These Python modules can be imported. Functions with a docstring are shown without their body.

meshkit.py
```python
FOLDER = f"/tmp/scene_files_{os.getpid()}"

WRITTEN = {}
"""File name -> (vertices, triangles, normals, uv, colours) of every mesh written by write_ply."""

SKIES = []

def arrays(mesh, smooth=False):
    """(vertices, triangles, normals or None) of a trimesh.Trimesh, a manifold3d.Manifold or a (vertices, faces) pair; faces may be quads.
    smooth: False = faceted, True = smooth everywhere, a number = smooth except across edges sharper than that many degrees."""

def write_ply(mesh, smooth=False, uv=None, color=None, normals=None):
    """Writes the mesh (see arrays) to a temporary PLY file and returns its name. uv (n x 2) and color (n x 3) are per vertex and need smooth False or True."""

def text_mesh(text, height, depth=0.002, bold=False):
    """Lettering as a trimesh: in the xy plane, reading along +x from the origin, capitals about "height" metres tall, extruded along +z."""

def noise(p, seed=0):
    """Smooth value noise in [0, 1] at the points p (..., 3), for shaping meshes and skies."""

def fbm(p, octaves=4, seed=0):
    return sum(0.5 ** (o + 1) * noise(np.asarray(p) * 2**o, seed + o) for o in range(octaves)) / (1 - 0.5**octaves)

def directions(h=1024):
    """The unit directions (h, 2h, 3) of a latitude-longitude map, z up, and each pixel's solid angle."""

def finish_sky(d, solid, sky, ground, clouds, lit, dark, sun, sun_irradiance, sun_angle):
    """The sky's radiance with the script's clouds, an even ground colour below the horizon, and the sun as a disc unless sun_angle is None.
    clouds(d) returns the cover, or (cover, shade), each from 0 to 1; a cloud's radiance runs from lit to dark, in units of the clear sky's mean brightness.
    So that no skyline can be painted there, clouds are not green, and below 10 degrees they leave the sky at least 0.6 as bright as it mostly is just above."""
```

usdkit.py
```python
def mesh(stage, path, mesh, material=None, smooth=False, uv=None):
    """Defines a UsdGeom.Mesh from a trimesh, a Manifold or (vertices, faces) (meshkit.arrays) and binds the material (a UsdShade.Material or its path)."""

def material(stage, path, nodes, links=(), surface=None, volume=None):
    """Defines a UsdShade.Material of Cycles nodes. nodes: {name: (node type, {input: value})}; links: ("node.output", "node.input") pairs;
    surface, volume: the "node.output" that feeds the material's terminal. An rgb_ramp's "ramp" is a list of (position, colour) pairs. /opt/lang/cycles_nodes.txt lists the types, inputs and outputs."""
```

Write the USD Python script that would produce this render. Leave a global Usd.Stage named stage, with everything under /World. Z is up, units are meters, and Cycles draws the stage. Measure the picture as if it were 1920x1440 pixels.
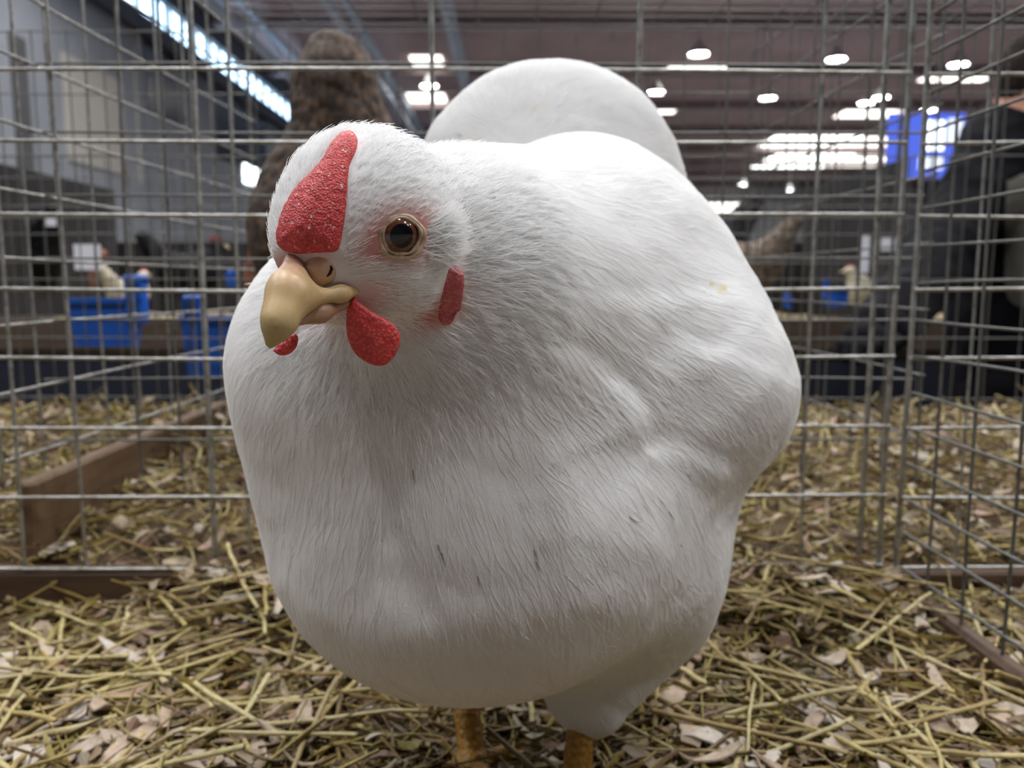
"""A white hen in a wire show pen, seen from the pen's open front, with the show hall behind."""
import math
import numpy as np
import trimesh
import shapely
from shapely.geometry import Polygon
from pxr import Usd, UsdGeom, UsdLux, UsdShade, Gf, Sdf, Vt
import usdkit
import meshkit

stage = Usd.Stage.CreateInMemory()
UsdGeom.SetStageUpAxis(stage, "Z")
UsdGeom.SetStageMetersPerUnit(stage, 1.0)
UsdGeom.Xform.Define(stage, "/World")
UsdGeom.Scope.Define(stage, "/World/Looks")
RNG = np.random.default_rng(7)
TAU = 2 * math.pi

# ------------------------------------------------------------------ camera
H_CAM, PITCH, FPX = 0.24, math.radians(7.2), 1500.0      # pen boards are at z = 0
CP, SP = math.cos(PITCH), math.sin(PITCH)
cam = UsdGeom.Camera.Define(stage, "/World/camera")
cam.CreateHorizontalApertureAttr(36.0)
cam.CreateVerticalApertureAttr(27.0)
cam.CreateFocalLengthAttr(36.0 * FPX / 1920.0)
cam.CreateFStopAttr(15.0)
cam.CreateFocusDistanceAttr(0.215)
cam.CreateClippingRangeAttr(Gf.Vec2f(0.02, 300.0))
cam.CreateExposureAttr(0.60)
_c = UsdGeom.Xformable(cam)
_c.AddTranslateOp().Set(Gf.Vec3d(0, 0, H_CAM))
_c.AddRotateXOp().Set(90.0 - math.degrees(PITCH))


def ray(px, py):
    u, v = (np.asarray(px, float) - 960) / FPX, -(np.asarray(py, float) - 720) / FPX
    return np.stack([u, CP + v * SP, -SP + v * CP], -1)


def at(px, py, Y):
    """The point of the place that lies on the sight line through a pixel of the photograph, at distance Y along the pen."""
    d = ray(px, py)
    return np.array([0, 0, H_CAM]) + d * (np.asarray(Y, float) / d[..., 1])[..., None]


def at_z(px, py, z):
    d = ray(px, py)
    return np.array([0, 0, H_CAM]) + d * ((z - H_CAM) / d[..., 2])[..., None]


def project(p):
    p = np.asarray(p, float) - [0, 0, H_CAM]
    w = p[..., 1] * CP - p[..., 2] * SP
    v = p[..., 1] * SP + p[..., 2] * CP
    return np.stack([960 + FPX * p[..., 0] / w, 720 - FPX * v / w], -1)

# ------------------------------------------------------------------ light: a dim even glow of the hall's unseen end; the lamps and roof lights are built with the hall
dome = UsdLux.DomeLight.Define(stage, "/World/hall_glow")
dome.CreateIntensityAttr(0.03)
dome.CreateColorAttr(Gf.Vec3f(0.97, 0.98, 1.0))
LAMP_POWER, SKYLIGHT_POWER, WINDOW_POWER = 150.0, 2.4, 3.4
# ------------------------------------------------------------------ naming and tagging
NAMES = {}


def numbered(parent, name):
    k = NAMES.get((parent, name), 0)
    NAMES[(parent, name)] = k + 1
    return f"{parent}/{name}" + (f"_{k:03d}" if k else "")


def tag(prim, label=None, category=None, group=None, kind=None):
    prim = prim.GetPrim() if hasattr(prim, "GetPrim") else prim
    for key, val in (("label", label), ("category", category), ("group", group), ("kind", kind)):
        if val:
            prim.SetCustomDataByKey(key, val)
    return prim


def thing(name, label, category, loc=(0, 0, 0), rotz=0.0, group=None, kind=None):
    x = UsdGeom.Xform.Define(stage, numbered("/World", name))
    x.AddTranslateOp().Set(Gf.Vec3d(*map(float, loc)))
    if rotz:
        x.AddRotateZOp().Set(float(rotz))
    return tag(x, label, category, group, kind)


def origin(parent):
    """The translation of a thing, so that parts can be given in the place's own coordinates."""
    if parent is None or str(parent.GetPath()).count("/") < 2:
        return np.zeros(3)
    top = stage.GetPrimAtPath("/".join(str(parent.GetPath()).split("/")[:3]))
    op = top.GetAttribute("xformOp:translate")
    return np.array(op.Get()) if op and op.HasAuthoredValue() else np.zeros(3)


def part(parent, name, mesh, mat, smooth=35, label=None, kind=None, tint=None, local=False):
    path = numbered(str(parent.GetPath()) if parent is not None else "/World", name)
    v, f, n = meshkit.arrays(mesh, smooth)
    if not local:
        v = v - origin(parent)
    m = UsdGeom.Mesh.Define(stage, path)
    m.CreatePointsAttr(Vt.Vec3fArray.FromNumpy(np.asarray(v, np.float32)))
    m.CreateFaceVertexCountsAttr(Vt.IntArray.FromNumpy(np.full(len(f), 3, np.int32)))
    m.CreateFaceVertexIndicesAttr(Vt.IntArray.FromNumpy(np.asarray(f, np.int32).ravel()))
    m.CreateSubdivisionSchemeAttr("none")
    if n is not None:
        m.CreateNormalsAttr(Vt.Vec3fArray.FromNumpy(np.asarray(n, np.float32)))
        m.SetNormalsInterpolation("vertex")
    if tint is not None:
        UsdGeom.PrimvarsAPI(m).CreatePrimvar("tint", Sdf.ValueTypeNames.Color3fArray, "vertex").Set(Vt.Vec3fArray.FromNumpy(np.asarray(tint, np.float32)))
    UsdShade.MaterialBindingAPI.Apply(m.GetPrim()).Bind(mat)
    p = m.GetPrim()
    if label:
        p.SetCustomDataByKey("label", label)
    if kind:
        p.SetCustomDataByKey("kind", kind)
    return p


def structure(name, mesh, mat, smooth=False, label=None):
    p = part(None, name, mesh, mat, smooth)
    return tag(p, label, None, None, "structure")


def clone(source, loc, rot=(0, 0, 0), scale=1.0, label=None, category=None, group=None):
    """One more thing that shares the parts of the first."""
    p = source.GetPrim()
    was = p.GetCustomData()
    base = p.GetName().rstrip("0123456789").rstrip("_")
    x = UsdGeom.Xform.Define(stage, numbered("/World", base))
    x.GetPrim().GetReferences().AddInternalReference(p.GetPath())
    x.GetPrim().SetInstanceable(True)
    x.ClearXformOpOrder()
    x.AddTranslateOp().Set(Gf.Vec3d(*map(float, loc)))
    x.AddRotateXYZOp().Set(Gf.Vec3f(*map(float, rot)))
    x.AddScaleOp().Set(Gf.Vec3f(scale, scale, scale))
    return tag(x, label or was.get("label"), category or was.get("category"), group or was.get("group"))


# ------------------------------------------------------------------ meshes
def bx(lo, hi):
    lo, hi = np.asarray(lo, float), np.asarray(hi, float)
    return trimesh.creation.box(hi - lo, transform=trimesh.transformations.translation_matrix((lo + hi) / 2))


def board(lo, hi, bevel=0.002):
    """A box with chamfered edges."""
    lo, hi = np.minimum(lo, hi).astype(float), np.maximum(lo, hi).astype(float)
    b = min(bevel, (hi - lo).min() * 0.3)
    pts = []
    for k in range(3):
        l, h = lo + b, hi - b
        l[k], h[k] = lo[k], hi[k]
        pts += [[(l, h)[i][0], (l, h)[j][1], (l, h)[m][2]] for i in (0, 1) for j in (0, 1) for m in (0, 1)]
    return trimesh.Trimesh(np.array(pts)).convex_hull


def join(ms):
    return trimesh.util.concatenate([m if isinstance(m, trimesh.Trimesh) else trimesh.Trimesh(*m, process=False) for m in ms])


def tube(points, radii, sides=8, cap=True):
    p = np.asarray(points, float)
    r = np.broadcast_to(np.asarray(radii, float), (len(p),))
    t = np.gradient(p, axis=0)
    t /= np.linalg.norm(t, axis=1, keepdims=True) + 1e-12
    ref = np.array([0, 0, 1.0]) if abs(t[:, 2]).mean() < 0.8 else np.array([1.0, 0, 0])
    a = np.cross(t, ref)
    a /= np.linalg.norm(a, axis=1, keepdims=True) + 1e-12
    b = np.cross(t, a)
    g = np.arange(sides) * TAU / sides
    v = p[:, None] + r[:, None, None] * (np.cos(g)[None, :, None] * a[:, None] + np.sin(g)[None, :, None] * b[:, None])
    i, j = np.meshgrid(np.arange(len(p) - 1), np.arange(sides), indexing="ij")
    q = np.stack([i * sides + j, i * sides + (j + 1) % sides, (i + 1) * sides + (j + 1) % sides, (i + 1) * sides + j], -1).reshape(-1, 4)
    f = np.vstack([q[:, [0, 1, 2]], q[:, [0, 2, 3]]])
    v = v.reshape(-1, 3)
    if cap:
        n = len(v)
        v = np.vstack([v, p[:1], p[-1:]])
        k = np.arange(sides)
        f = np.vstack([f, np.stack([np.full(sides, n), (k + 1) % sides, k], 1), np.stack([np.full(sides, n + 1), (len(p) - 1) * sides + k, (len(p) - 1) * sides + (k + 1) % sides], 1)])
    m = trimesh.Trimesh(v, f, process=False)
    if m.volume < 0:
        m.invert()
    return m


def lathe(profile, sides=24, at_=(0, 0, 0)):
    """A solid of revolution about z; profile: (radius, height) pairs from the axis and back to it."""
    m = trimesh.creation.revolve(np.asarray(profile, float), sections=sides)
    m.apply_translation(at_)
    return m


def sweep_smooth(a, n):
    """Catmull-Rom points through a."""
    a = np.asarray(a, float)
    e = np.vstack([2 * a[0] - a[1], a, 2 * a[-1] - a[-2]])
    out = []
    for u in np.linspace(0, len(a) - 1, n):
        i = min(int(u), len(a) - 2)
        t = u - i
        p0, p1, p2, p3 = e[i:i + 4]
        out.append(0.5 * (2 * p1 + (p2 - p0) * t + (2 * p0 - 5 * p1 + 4 * p2 - p3) * t * t + (3 * p1 - p0 - 3 * p2 + p3) * t ** 3))
    return np.array(out)


def smoothstep(a, b, x):
    t = np.clip((np.asarray(x, float) - a) / (b - a), 0, 1)
    return t * t * (3 - 2 * t)


# ------------------------------------------------------------------ materials
def mat(name, nodes, links=(), surface="p.BSDF"):
    return usdkit.material(stage, f"/World/Looks/{name}", nodes, links, surface=surface)


def plain(name, color, rough=0.6, noise=0.12, scale=20.0, metal=0.0, bump=0.0, **more):
    """A colour that wanders a little over the object."""
    c = np.array(color, float)
    nodes = {
        "tc": ("texture_coordinate", {}),
        "n": ("noise_texture", {"scale": scale, "detail": 4.0, "roughness": 0.6}),
        "r": ("rgb_ramp", {"ramp": [(0.25, tuple(c * (1 - noise))), (0.75, tuple(np.minimum(c * (1 + noise), 1)))]}),
        "p": ("principled_bsdf", {"roughness": rough, "metallic": metal, **more}),
    }
    links = [("tc.object", "n.vector"), ("n.fac", "r.fac"), ("r.color", "p.base_color")]
    if bump:
        nodes["b"] = ("bump", {"strength": 0.6, "distance": bump})
        links += [("n.fac", "b.height"), ("b.normal", "p.normal")]
    return mat(name, nodes, links)


def glow(name, color, strength):
    return mat(name, {"e": ("emission", {"color": color, "strength": strength})}, surface="e.emission")

# ------------------------------------------------------------------ implicit shapes
def smin(a, b, k):
    h = np.maximum(k - np.abs(a - b), 0) / k
    return np.minimum(a, b) - h * h * k * 0.25


def ellipsoid(c, r, R=None):
    c, r = np.asarray(c, float), np.asarray(r, float)

    def f(p):
        q = p - c
        if R is not None:
            q = q @ R                    # columns of R are the ellipsoid's axes
        k0 = np.sqrt(((q / r) ** 2).sum(-1))
        k1 = np.sqrt(((q / r ** 2) ** 2).sum(-1))
        return k0 * (k0 - 1) / np.maximum(k1, 1e-9)
    return f


def cone(a, b, ra, rb):
    a, b = np.asarray(a, float), np.asarray(b, float)

    def f(p):
        ab = b - a
        t = np.clip(((p - a) @ ab) / (ab @ ab), 0, 1)
        return np.linalg.norm(p - a - t[..., None] * ab, axis=-1) - (ra + (rb - ra) * t)
    return f


def blend(parts):
    """parts: (function, blend radius) pairs, joined in order."""
    def f(p):
        d = parts[0][0](p)
        for g, k in parts[1:]:
            d = smin(d, g(p), k)
        return d
    return f


def surface_net(f, lo, hi, h):
    """The zero surface of f as (vertices, triangles)."""
    n = np.ceil((np.asarray(hi) - lo) / h).astype(int) + 1
    ax = [lo[k] + h * np.arange(n[k]) for k in range(3)]
    F = np.empty(n, np.float32)
    Yg, Zg = np.meshgrid(ax[1], ax[2], indexing="ij")
    for i, x in enumerate(ax[0]):
        F[i] = f(np.stack([np.full_like(Yg, x), Yg, Zg], -1))
    S = F < 0
    c = [slice(None, -1), slice(1, None)]
    cnt = sum(S[c[i], c[j], c[k]].astype(np.int8) for i in (0, 1) for j in (0, 1) for k in (0, 1))
    cells = np.argwhere((cnt > 0) & (cnt < 8))
    idx = np.full(np.array(n) - 1, -1, np.int64)
    idx[tuple(cells.T)] = np.arange(len(cells))
    acc, num = np.zeros((len(cells), 3)), np.zeros(len(cells))
    corners = [(i, j, k) for i in (0, 1) for j in (0, 1) for k in (0, 1)]
    for a in corners:
        for k in range(3):
            if a[k] == 0:
                b = list(a)
                b[k] = 1
                fa, fb = F[tuple((cells + a).T)], F[tuple((cells + b).T)]
                m = (fa < 0) != (fb < 0)
                t = np.where(m, fa / np.where(m, fa - fb, 1), 0)
                p = np.array(a, float) + t[:, None] * (np.array(b) - np.array(a))
                acc[m] += p[m]
                num[m] += 1
    V = np.asarray(lo) + h * (cells + acc / num[:, None])
    quads = []
    for k in range(3):
        u, v = (k + 1) % 3, (k + 2) % 3
        A = [slice(1, -1)] * 3
        A[k] = slice(None, -1)
        B = list(A)
        B[k] = slice(1, None)
        sa, sb = S[tuple(A)], S[tuple(B)]
        for flip in (False, True):
            e = np.argwhere((sa & ~sb) if not flip else (~sa & sb))
            o = np.ones(3, int)
            o[k] = 0
            e = e + o
            du, dv = np.zeros(3, int), np.zeros(3, int)
            du[u], dv[v] = 1, 1
            q = np.stack([idx[tuple((e - du - dv).T)], idx[tuple((e - dv).T)], idx[tuple(e.T)], idx[tuple((e - du).T)]], 1)
            quads.append(q[:, ::-1] if flip else q)
    Q = np.vstack(quads)
    return V, np.vstack([Q[:, [0, 1, 2]], Q[:, [0, 2, 3]]])


def gradient(f, p, e=4e-4):
    g = np.stack([f(p + d) - f(p - d) for d in np.eye(3) * e], -1)
    return g / np.maximum(np.linalg.norm(g, axis=-1, keepdims=True), 1e-12)


def march(f, px, py, t0=0.12, t1=0.7):
    """Where the sight lines through the pixels first meet the surface f = 0."""
    d = ray(px, py)
    d = d / np.linalg.norm(d, axis=-1, keepdims=True)
    o = np.array([0, 0, H_CAM])
    t = np.full(d.shape[:-1], t0)
    for _ in range(160):
        t = np.minimum(t + np.clip(f(o + d * t[..., None]) * 0.8, -0.01, 0.02), t1)
    return o + d * t[..., None]


# ------------------------------------------------------------------ the hen's body
def E(px, py, Y, rx, rz, ry, roll=0.0, yaw=0.0):
    """An ellipsoid given by its centre on a sight line, its half width and height as seen (pixels) and its half depth (metres)."""
    s = Y / CP / FPX
    cr, sr, cy, sy = math.cos(math.radians(roll)), math.sin(math.radians(roll)), math.cos(math.radians(yaw)), math.sin(math.radians(yaw))
    Ry = np.array([[cr, 0, sr], [0, 1, 0], [-sr, 0, cr]])
    Rz = np.array([[cy, -sy, 0], [sy, cy, 0], [0, 0, 1]])
    return ellipsoid(at(px, py, Y), [rx * s, ry, rz * s], Rz @ Ry)


def C(a, b):
    """A tapering limb between (px, py, Y, radius in pixels) ends."""
    return cone(at(*a[:3]), at(*b[:3]), a[3] * a[2] / CP / FPX, b[3] * b[2] / CP / FPX)


head_f = blend([
    (E(692, 408, .228, 156, 152, .027), .01),                    # skull
    (E(618, 470, .222, 82, 84, .020), .012),                     # forehead above the beak
    (E(740, 500, .234, 96, 80, .022), .012),                    # cheek
    (E(640, 555, .224, 52, 40, .014), .010),                     # chin
])
body_f = blend([
    (E(868, 958, .335, 365, 335, .085), .01),                    # breast
    (E(1050, 880, .36, 265, 270, .085), .05),                    # right side of the breast
    (E(620, 690, .33, 125, 165, .06), .045),                     # left of the breast
    (E(830, 640, .315, 290, 250, .060), .05),                    # base of the neck
    (E(1085, 600, .40, 265, 330, .10), .05),                     # back
    (E(1195, 590, .40, 175, 180, .07), .03),                     # back above the wing
    (E(1220, 700, .375, 258, 215, .085, 25), .018),              # folded wing
    (E(1030, 381, .48, 250, 249, .042), .015),                   # rump cushion
    (E(1205, 1030, .365, 140, 180, .06, 30), .02),               # thigh and flank
    (C((1180, 1140, .36, 128), (1105, 1310, .34, 76)), .03),    # feathered shank top
    (C((745, 430, .247, 125), (860, 560, .31, 240)), .025),
    (E(985, 545, .350, 195, 175, .075), .035),
    (E(880, 500, .300, 95, 95, .040), .05),       # neck
    (C((700, 590, .26, 50), (760, 740, .30, 150)), .03),         # throat
])
hen_f = blend([(body_f, 0), (head_f, .008)])
# ------------------------------------------------------------------ the hall
Z_FL, Z_CE, X_WL, X_WR, Y_WF = -.75, 7.2, -8.0, 30.0, 60.0
M_FLOOR = plain("concrete_floor", (.20, .20, .20), 0.6, 0.2, 1.5)
M_CEIL = plain("mauve_ceiling", (.52, .37, .36), 0.8, 0.2, 0.6)
M_BEAM = plain("brown_grey_beam", (.32, .25, .25), 0.7, 0.2, 1.0)
M_TRUSS = plain("blue_grey_truss", (.58, .64, .72), 0.6, 0.15, 1.0)
M_GREYWALL = plain("grey_wall", (.23, .24, .26), 0.8, 0.15, 0.5)
M_FARWALL = plain("pale_grey_wall", (.68, .69, .72), 0.8, 0.1, 0.3)
M_FASCIA = plain("dark_fascia", (.05, .05, .058), 0.6, 0.2, 1.0)
M_CREAM = plain("cream_panel", (.40, .375, .33), 0.7, 0.1, 0.8)
M_NAVYGLASS = plain("dark_window", (.03, .033, .05), 0.25, 0.2, 1.0)
M_DOOR = plain("dark_door", (.07, .07, .07), 0.6, 0.2, 1.0)
M_SKYPANEL = glow("daylit_roof_light", (1.0, .96, .90), SKYLIGHT_POWER)
M_SKYPANEL_B = glow("bright_roof_light", (.93, 1.0, .98), SKYLIGHT_POWER * 1.6)
M_WINDOW = glow("daylit_window", (.50, .74, 1.0), WINDOW_POWER)
M_LAMP = glow("lamp_disc", (.98, .99, 1.02), LAMP_POWER)
M_SHADE = plain("lamp_reflector", (.55, .55, .55), 0.3, 0.05, 2.0, 0.6)

structure("floor", bx((X_WL - .3, -12, Z_FL - .1), (X_WR, Y_WF + .3, Z_FL)), M_FLOOR)
structure("ceiling", bx((X_WL - .3, -12, Z_CE), (X_WR, Y_WF + .3, Z_CE + .15)), M_CEIL)
structure("wall_far", bx((X_WL, Y_WF, Z_FL), (X_WR, Y_WF + .3, Z_CE)), M_FARWALL)
structure("wall_left", bx((X_WL - .3, -2, Z_FL), (X_WL, Y_WF, 5.5)), M_GREYWALL)
structure("wall_right", bx((X_WR, -12, Z_FL), (X_WR + .3, Y_WF + .3, Z_CE)), M_GREYWALL)
structure("wall_back", bx((X_WL, -8.3, Z_FL), (X_WR, -8.0, Z_CE)), M_FASCIA)
structure("trim_1", bx((X_WL - .3, -2, 5.5), (X_WL + .25, Y_WF, 5.85)), M_FASCIA, label="dark fascia along the top of the left wall")
structure("trim_2", bx((X_WL - .3, -2, 6.62), (X_WL + .1, Y_WF, 7.2)), M_FASCIA)
wn = 0
for y in np.arange(10, Y_WF - 1, 2.4):                       # clerestory over the left wall
    wn += 1
    w_ = UsdGeom.Xform.Define(stage, f"/World/window_{wn}")
    tag(w_, "daylit clerestory window above the left wall", None, None, "structure")
    part(w_, "pane", bx((X_WL - .10, y + .05, 5.9), (X_WL - .08, y + 2.3, 6.62)), M_WINDOW, False, kind=None)
    part(w_, "frame", join([bx((X_WL - .12, y + a, 5.85), (X_WL + .0, y + a + .14, 6.66)) for a in (-.05, .75, 1.55)]), M_TRUSS, False)


def left_panel(name, p0, p1, mat_, proud=.04, label=None):
    """A piece set on the left wall between two pixels' sight lines."""
    def hit(px, py):
        d = ray(px, py)
        t = (X_WL - 0) / d[0]
        return np.array([0, 0, H_CAM]) + d * t
    a, c = hit(*p0), hit(*p1)
    lo, hi = np.minimum(a, c), np.maximum(a, c)
    return bx((X_WL - .02, lo[1], lo[2]), (X_WL + proud, hi[1], min(hi[2], 5.49)))


for name, p0, p1, m_, lab in (
    ("wall_panel", (112, 96), (236, 330), M_CREAM, "cream board on the grey left wall, widest of the panels"),
    ("wall_pillar", (244, 0), (262, 345), M_CREAM, "narrow cream pillar on the left wall beside the board"),
    ("wall_panel", (14, 60), (62, 330), M_DOOR, "dark grey panel at the near end of the left wall"),
):
    t_ = thing(name, lab, "wall panel", (X_WL, 15, 3))
    part(t_, "board", left_panel(name, p0, p1, m_), m_, False)
for p0, p1 in (((266, 60), (344, 240)), ((396, 160), (500, 335))):
    wn += 1
    w_ = UsdGeom.Xform.Define(stage, f"/World/window_{wn}")
    tag(w_, "dark window in the left wall", None, None, "structure")
    part(w_, "pane", left_panel("", p0, p1, None, .02), M_NAVYGLASS, False)
wn += 1
w_ = UsdGeom.Xform.Define(stage, f"/World/window_{wn}")
tag(w_, "small bright window far along the left wall", None, None, "structure")
part(w_, "pane", left_panel("", (455, 306), (484, 352), None, .05), glow("white_window", (.9, 1.0, 1.0), 4.0), False)

# beams under the ceiling, the roof lights between them
for k, y in enumerate(np.arange(17, 58, 5.0)):
    t_ = thing("ceiling_beam", f"steel beam across the ceiling, {('nearest', 'second', 'third', 'fourth', 'fifth', 'sixth', 'seventh', 'eighth', 'ninth')[k]} from the pens", "beam", (0, y, 6.6), group="ceiling beams")
    part(t_, "flange", bx((X_WL, y - .18, 6.90), (X_WR, y + .18, 6.96)), M_BEAM, False)
    part(t_, "web", bx((X_WL, y - .03, 6.96), (X_WR, y + .03, Z_CE)), M_BEAM, False)
for k, x in enumerate(np.arange(-6.5, 1, 2.5)):
    t_ = thing("roof_truss", f"blue grey lattice truss along the ceiling, {('nearest', 'second', 'third', 'last')[k] if k < 4 else ''} from the left wall", "truss", (x, 35, 6.4), group="roof trusses")
    for z in (6.25, 6.95):
        part(t_, "chord", bx((x - .08, 12, z - .08), (x + .08, Y_WF, z + .08)), M_TRUSS, False)
    for i, y in enumerate(np.arange(13, 58, 2.2)):
        a_, b_ = ((x, y, 6.25), (x, y + 2.2, 6.95)) if i % 2 else ((x, y, 6.95), (x, y + 2.2, 6.25))
        part(t_, "diagonal", tube([a_, b_], .045, 5), M_TRUSS, False)

for k, (xa, ya, xb, yb, m_, lab) in enumerate((
    (1455, 256, 1552, 284, M_SKYPANEL_B, "large bright roof light, left of the far pair in the upper row"), (1556, 258, 1652, 284, M_SKYPANEL, "large roof light, right of the far pair in the upper row"),
    (1457, 290, 1540, 314, M_SKYPANEL_B, "large bright roof light in the lowest row"), (1546, 292, 1640, 312, M_SKYPANEL, "paler roof light in the lowest row"),
    (1255, 124, 1350, 138, M_SKYPANEL, "roof light below the lamp right of the hen's rump"), (1545, 128, 1630, 144, M_SKYPANEL, "roof light below the brightest lamp"),
    (1745, 140, 1840, 152, M_SKYPANEL, "roof light below the rightmost lamp"), (1190, 196, 1262, 212, M_SKYPANEL, "roof light at the edge of the hen's rump"),
    (1598, 202, 1680, 220, M_SKYPANEL, "roof light above the screen"), (768, 106, 832, 122, M_SKYPANEL, "roof light above the lamp left of the rump"),
    (762, 176, 840, 198, M_SKYPANEL, "roof light below the lamp left of the rump"), (1345, 368, 1440, 386, M_SKYPANEL, "faint roof light near the far wall"))):
    if yb > 350:
        a_, c_ = at(xa, yb, 55), at(xb, ya, 55)
        lo, hi = (min(a_[0], c_[0]), Y_WF - .06, a_[2]), (max(a_[0], c_[0]), Y_WF - .01, c_[2])
    else:
        a_, c_ = at_z(xa, ya, Z_CE - .03), at_z(xb, yb, Z_CE - .03)
        lo, hi = np.minimum(a_, c_) - [0, 0, .02], np.maximum(a_, c_) + [0, 0, .02]
    t_ = thing("roof_light", lab, "roof light", (lo[0], lo[1], lo[2]), group="roof lights")
    part(t_, "panel", bx(lo, hi), m_, False)


def lamp(x, y, z, label, r=.27):
    t_ = thing("hall_lamp", label, "lamp", (x, y, z), group="hall lamps")
    part(t_, "disc", ([[x, y, z]] + [[x + r * math.cos(TAU * q / 12), y + r * math.sin(TAU * q / 12), z] for q in range(12)], [[0, 1 + (q + 1) % 12, 1 + q] for q in range(12)]), M_LAMP, False, label="glowing lamp face")
    part(t_, "reflector", lathe([(r * 1.02, -.04), (r * 1.10, -.04), (r * .55, .22), (.06, .30), (.06, .34), (0, .34), (0, .30), (r * .5, .20), (r * 1.02, -.04)], 20, (x, y, z)), M_SHADE, True)
    part(t_, "rod", tube([(x, y, z + .32), (x, y, max(Z_CE, z + .4))], .015, 6), M_BEAM, True)


for px, py, z, lab in ((805, 160, 6.5, "hall lamp left of the hen's rump, between two roof lights"), (1310, 100, 6.5, "hall lamp high up right of the hen's rump"), (1568, 110, 6.5, "brightest hall lamp in the top row, above the middle of the right side"),
                       (1797, 120, 6.5, "hall lamp farthest right, over the person"), (1230, 172, 6.5, "hall lamp touching the edge of the hen's rump"), (1440, 183, 6.5, "hall lamp in the second row, above the white roof lights"),
                       (1624, 192, 6.5, "left one of a close pair of hall lamps"), (1652, 182, 6.5, "right one of a close pair of hall lamps"), (1711, 216, 6.5, "hall lamp just above the blue screen, left one"), (1741, 206, 6.5, "hall lamp just above the blue screen, right one"),
                       (1393, 345, 5.6, "small low hall lamp near the far wall"), (1480, 356, 5.3, "faintest low hall lamp near the far wall")):
    p_ = at_z(px, py, z)
    lamp(p_[0], p_[1], p_[2], lab, .27 if py < 300 else .20)
k = 0
for x in (-6.0, -2.0, 2.0, 6.0, 10.0):
    for y in (-2.2, 1.2, 4.6, 8.6, 12.6):
        k += 1
        lamp(x, y + .4, 6.5, f"hall lamp over the {('left aisle', 'pens', 'first right aisle', 'second right aisle', 'third right aisle')[int((x + 6) / 4)]}, {('behind the camera', 'overhead', 'over the next row', 'over the far row', 'before the first beam')[[-2.2, 1.2, 4.6, 8.6, 12.6].index(y)]}", .27)

# a screen hung in the hall
c0, c1 = at(1660, 335, 20.0), at(1812, 212, 20.0)
scr = thing("hanging_screen", "blue projection screen with white patches hanging in the hall", "screen", ((c0[0] + c1[0]) / 2, 20, c0[2]))
part(scr, "panel", bx((c0[0], 20.0, c0[2]), (c1[0], 20.06, c1[2])), glow("blue_screen", (.09, .15, .75), 0.75), False, label="blue lit panel")
for (xa, ya, xb, yb), nm in (((1727, 226, 1772, 282), "picture"), ((1776, 222, 1806, 270), "picture"), ((1722, 292, 1768, 318), "picture")):
    a_, b_ = at(xa, yb, 19.98), at(xb, ya, 19.98)
    part(scr, nm, bx((a_[0], 19.97, a_[2]), (b_[0], 19.995, b_[2])), glow(f"screen_patch_{xa}", (.80, .88, 1.0), 2.2 if xa < 1775 and ya < 280 else 0.95), False, label="white patch of the picture")
for x in (c0[0] + .2, c1[0] - .2):
    part(scr, "cable", tube([(x, 20.03, c1[2]), (x, 20.03, Z_CE)], .012, 6), M_FASCIA, True)
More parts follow.
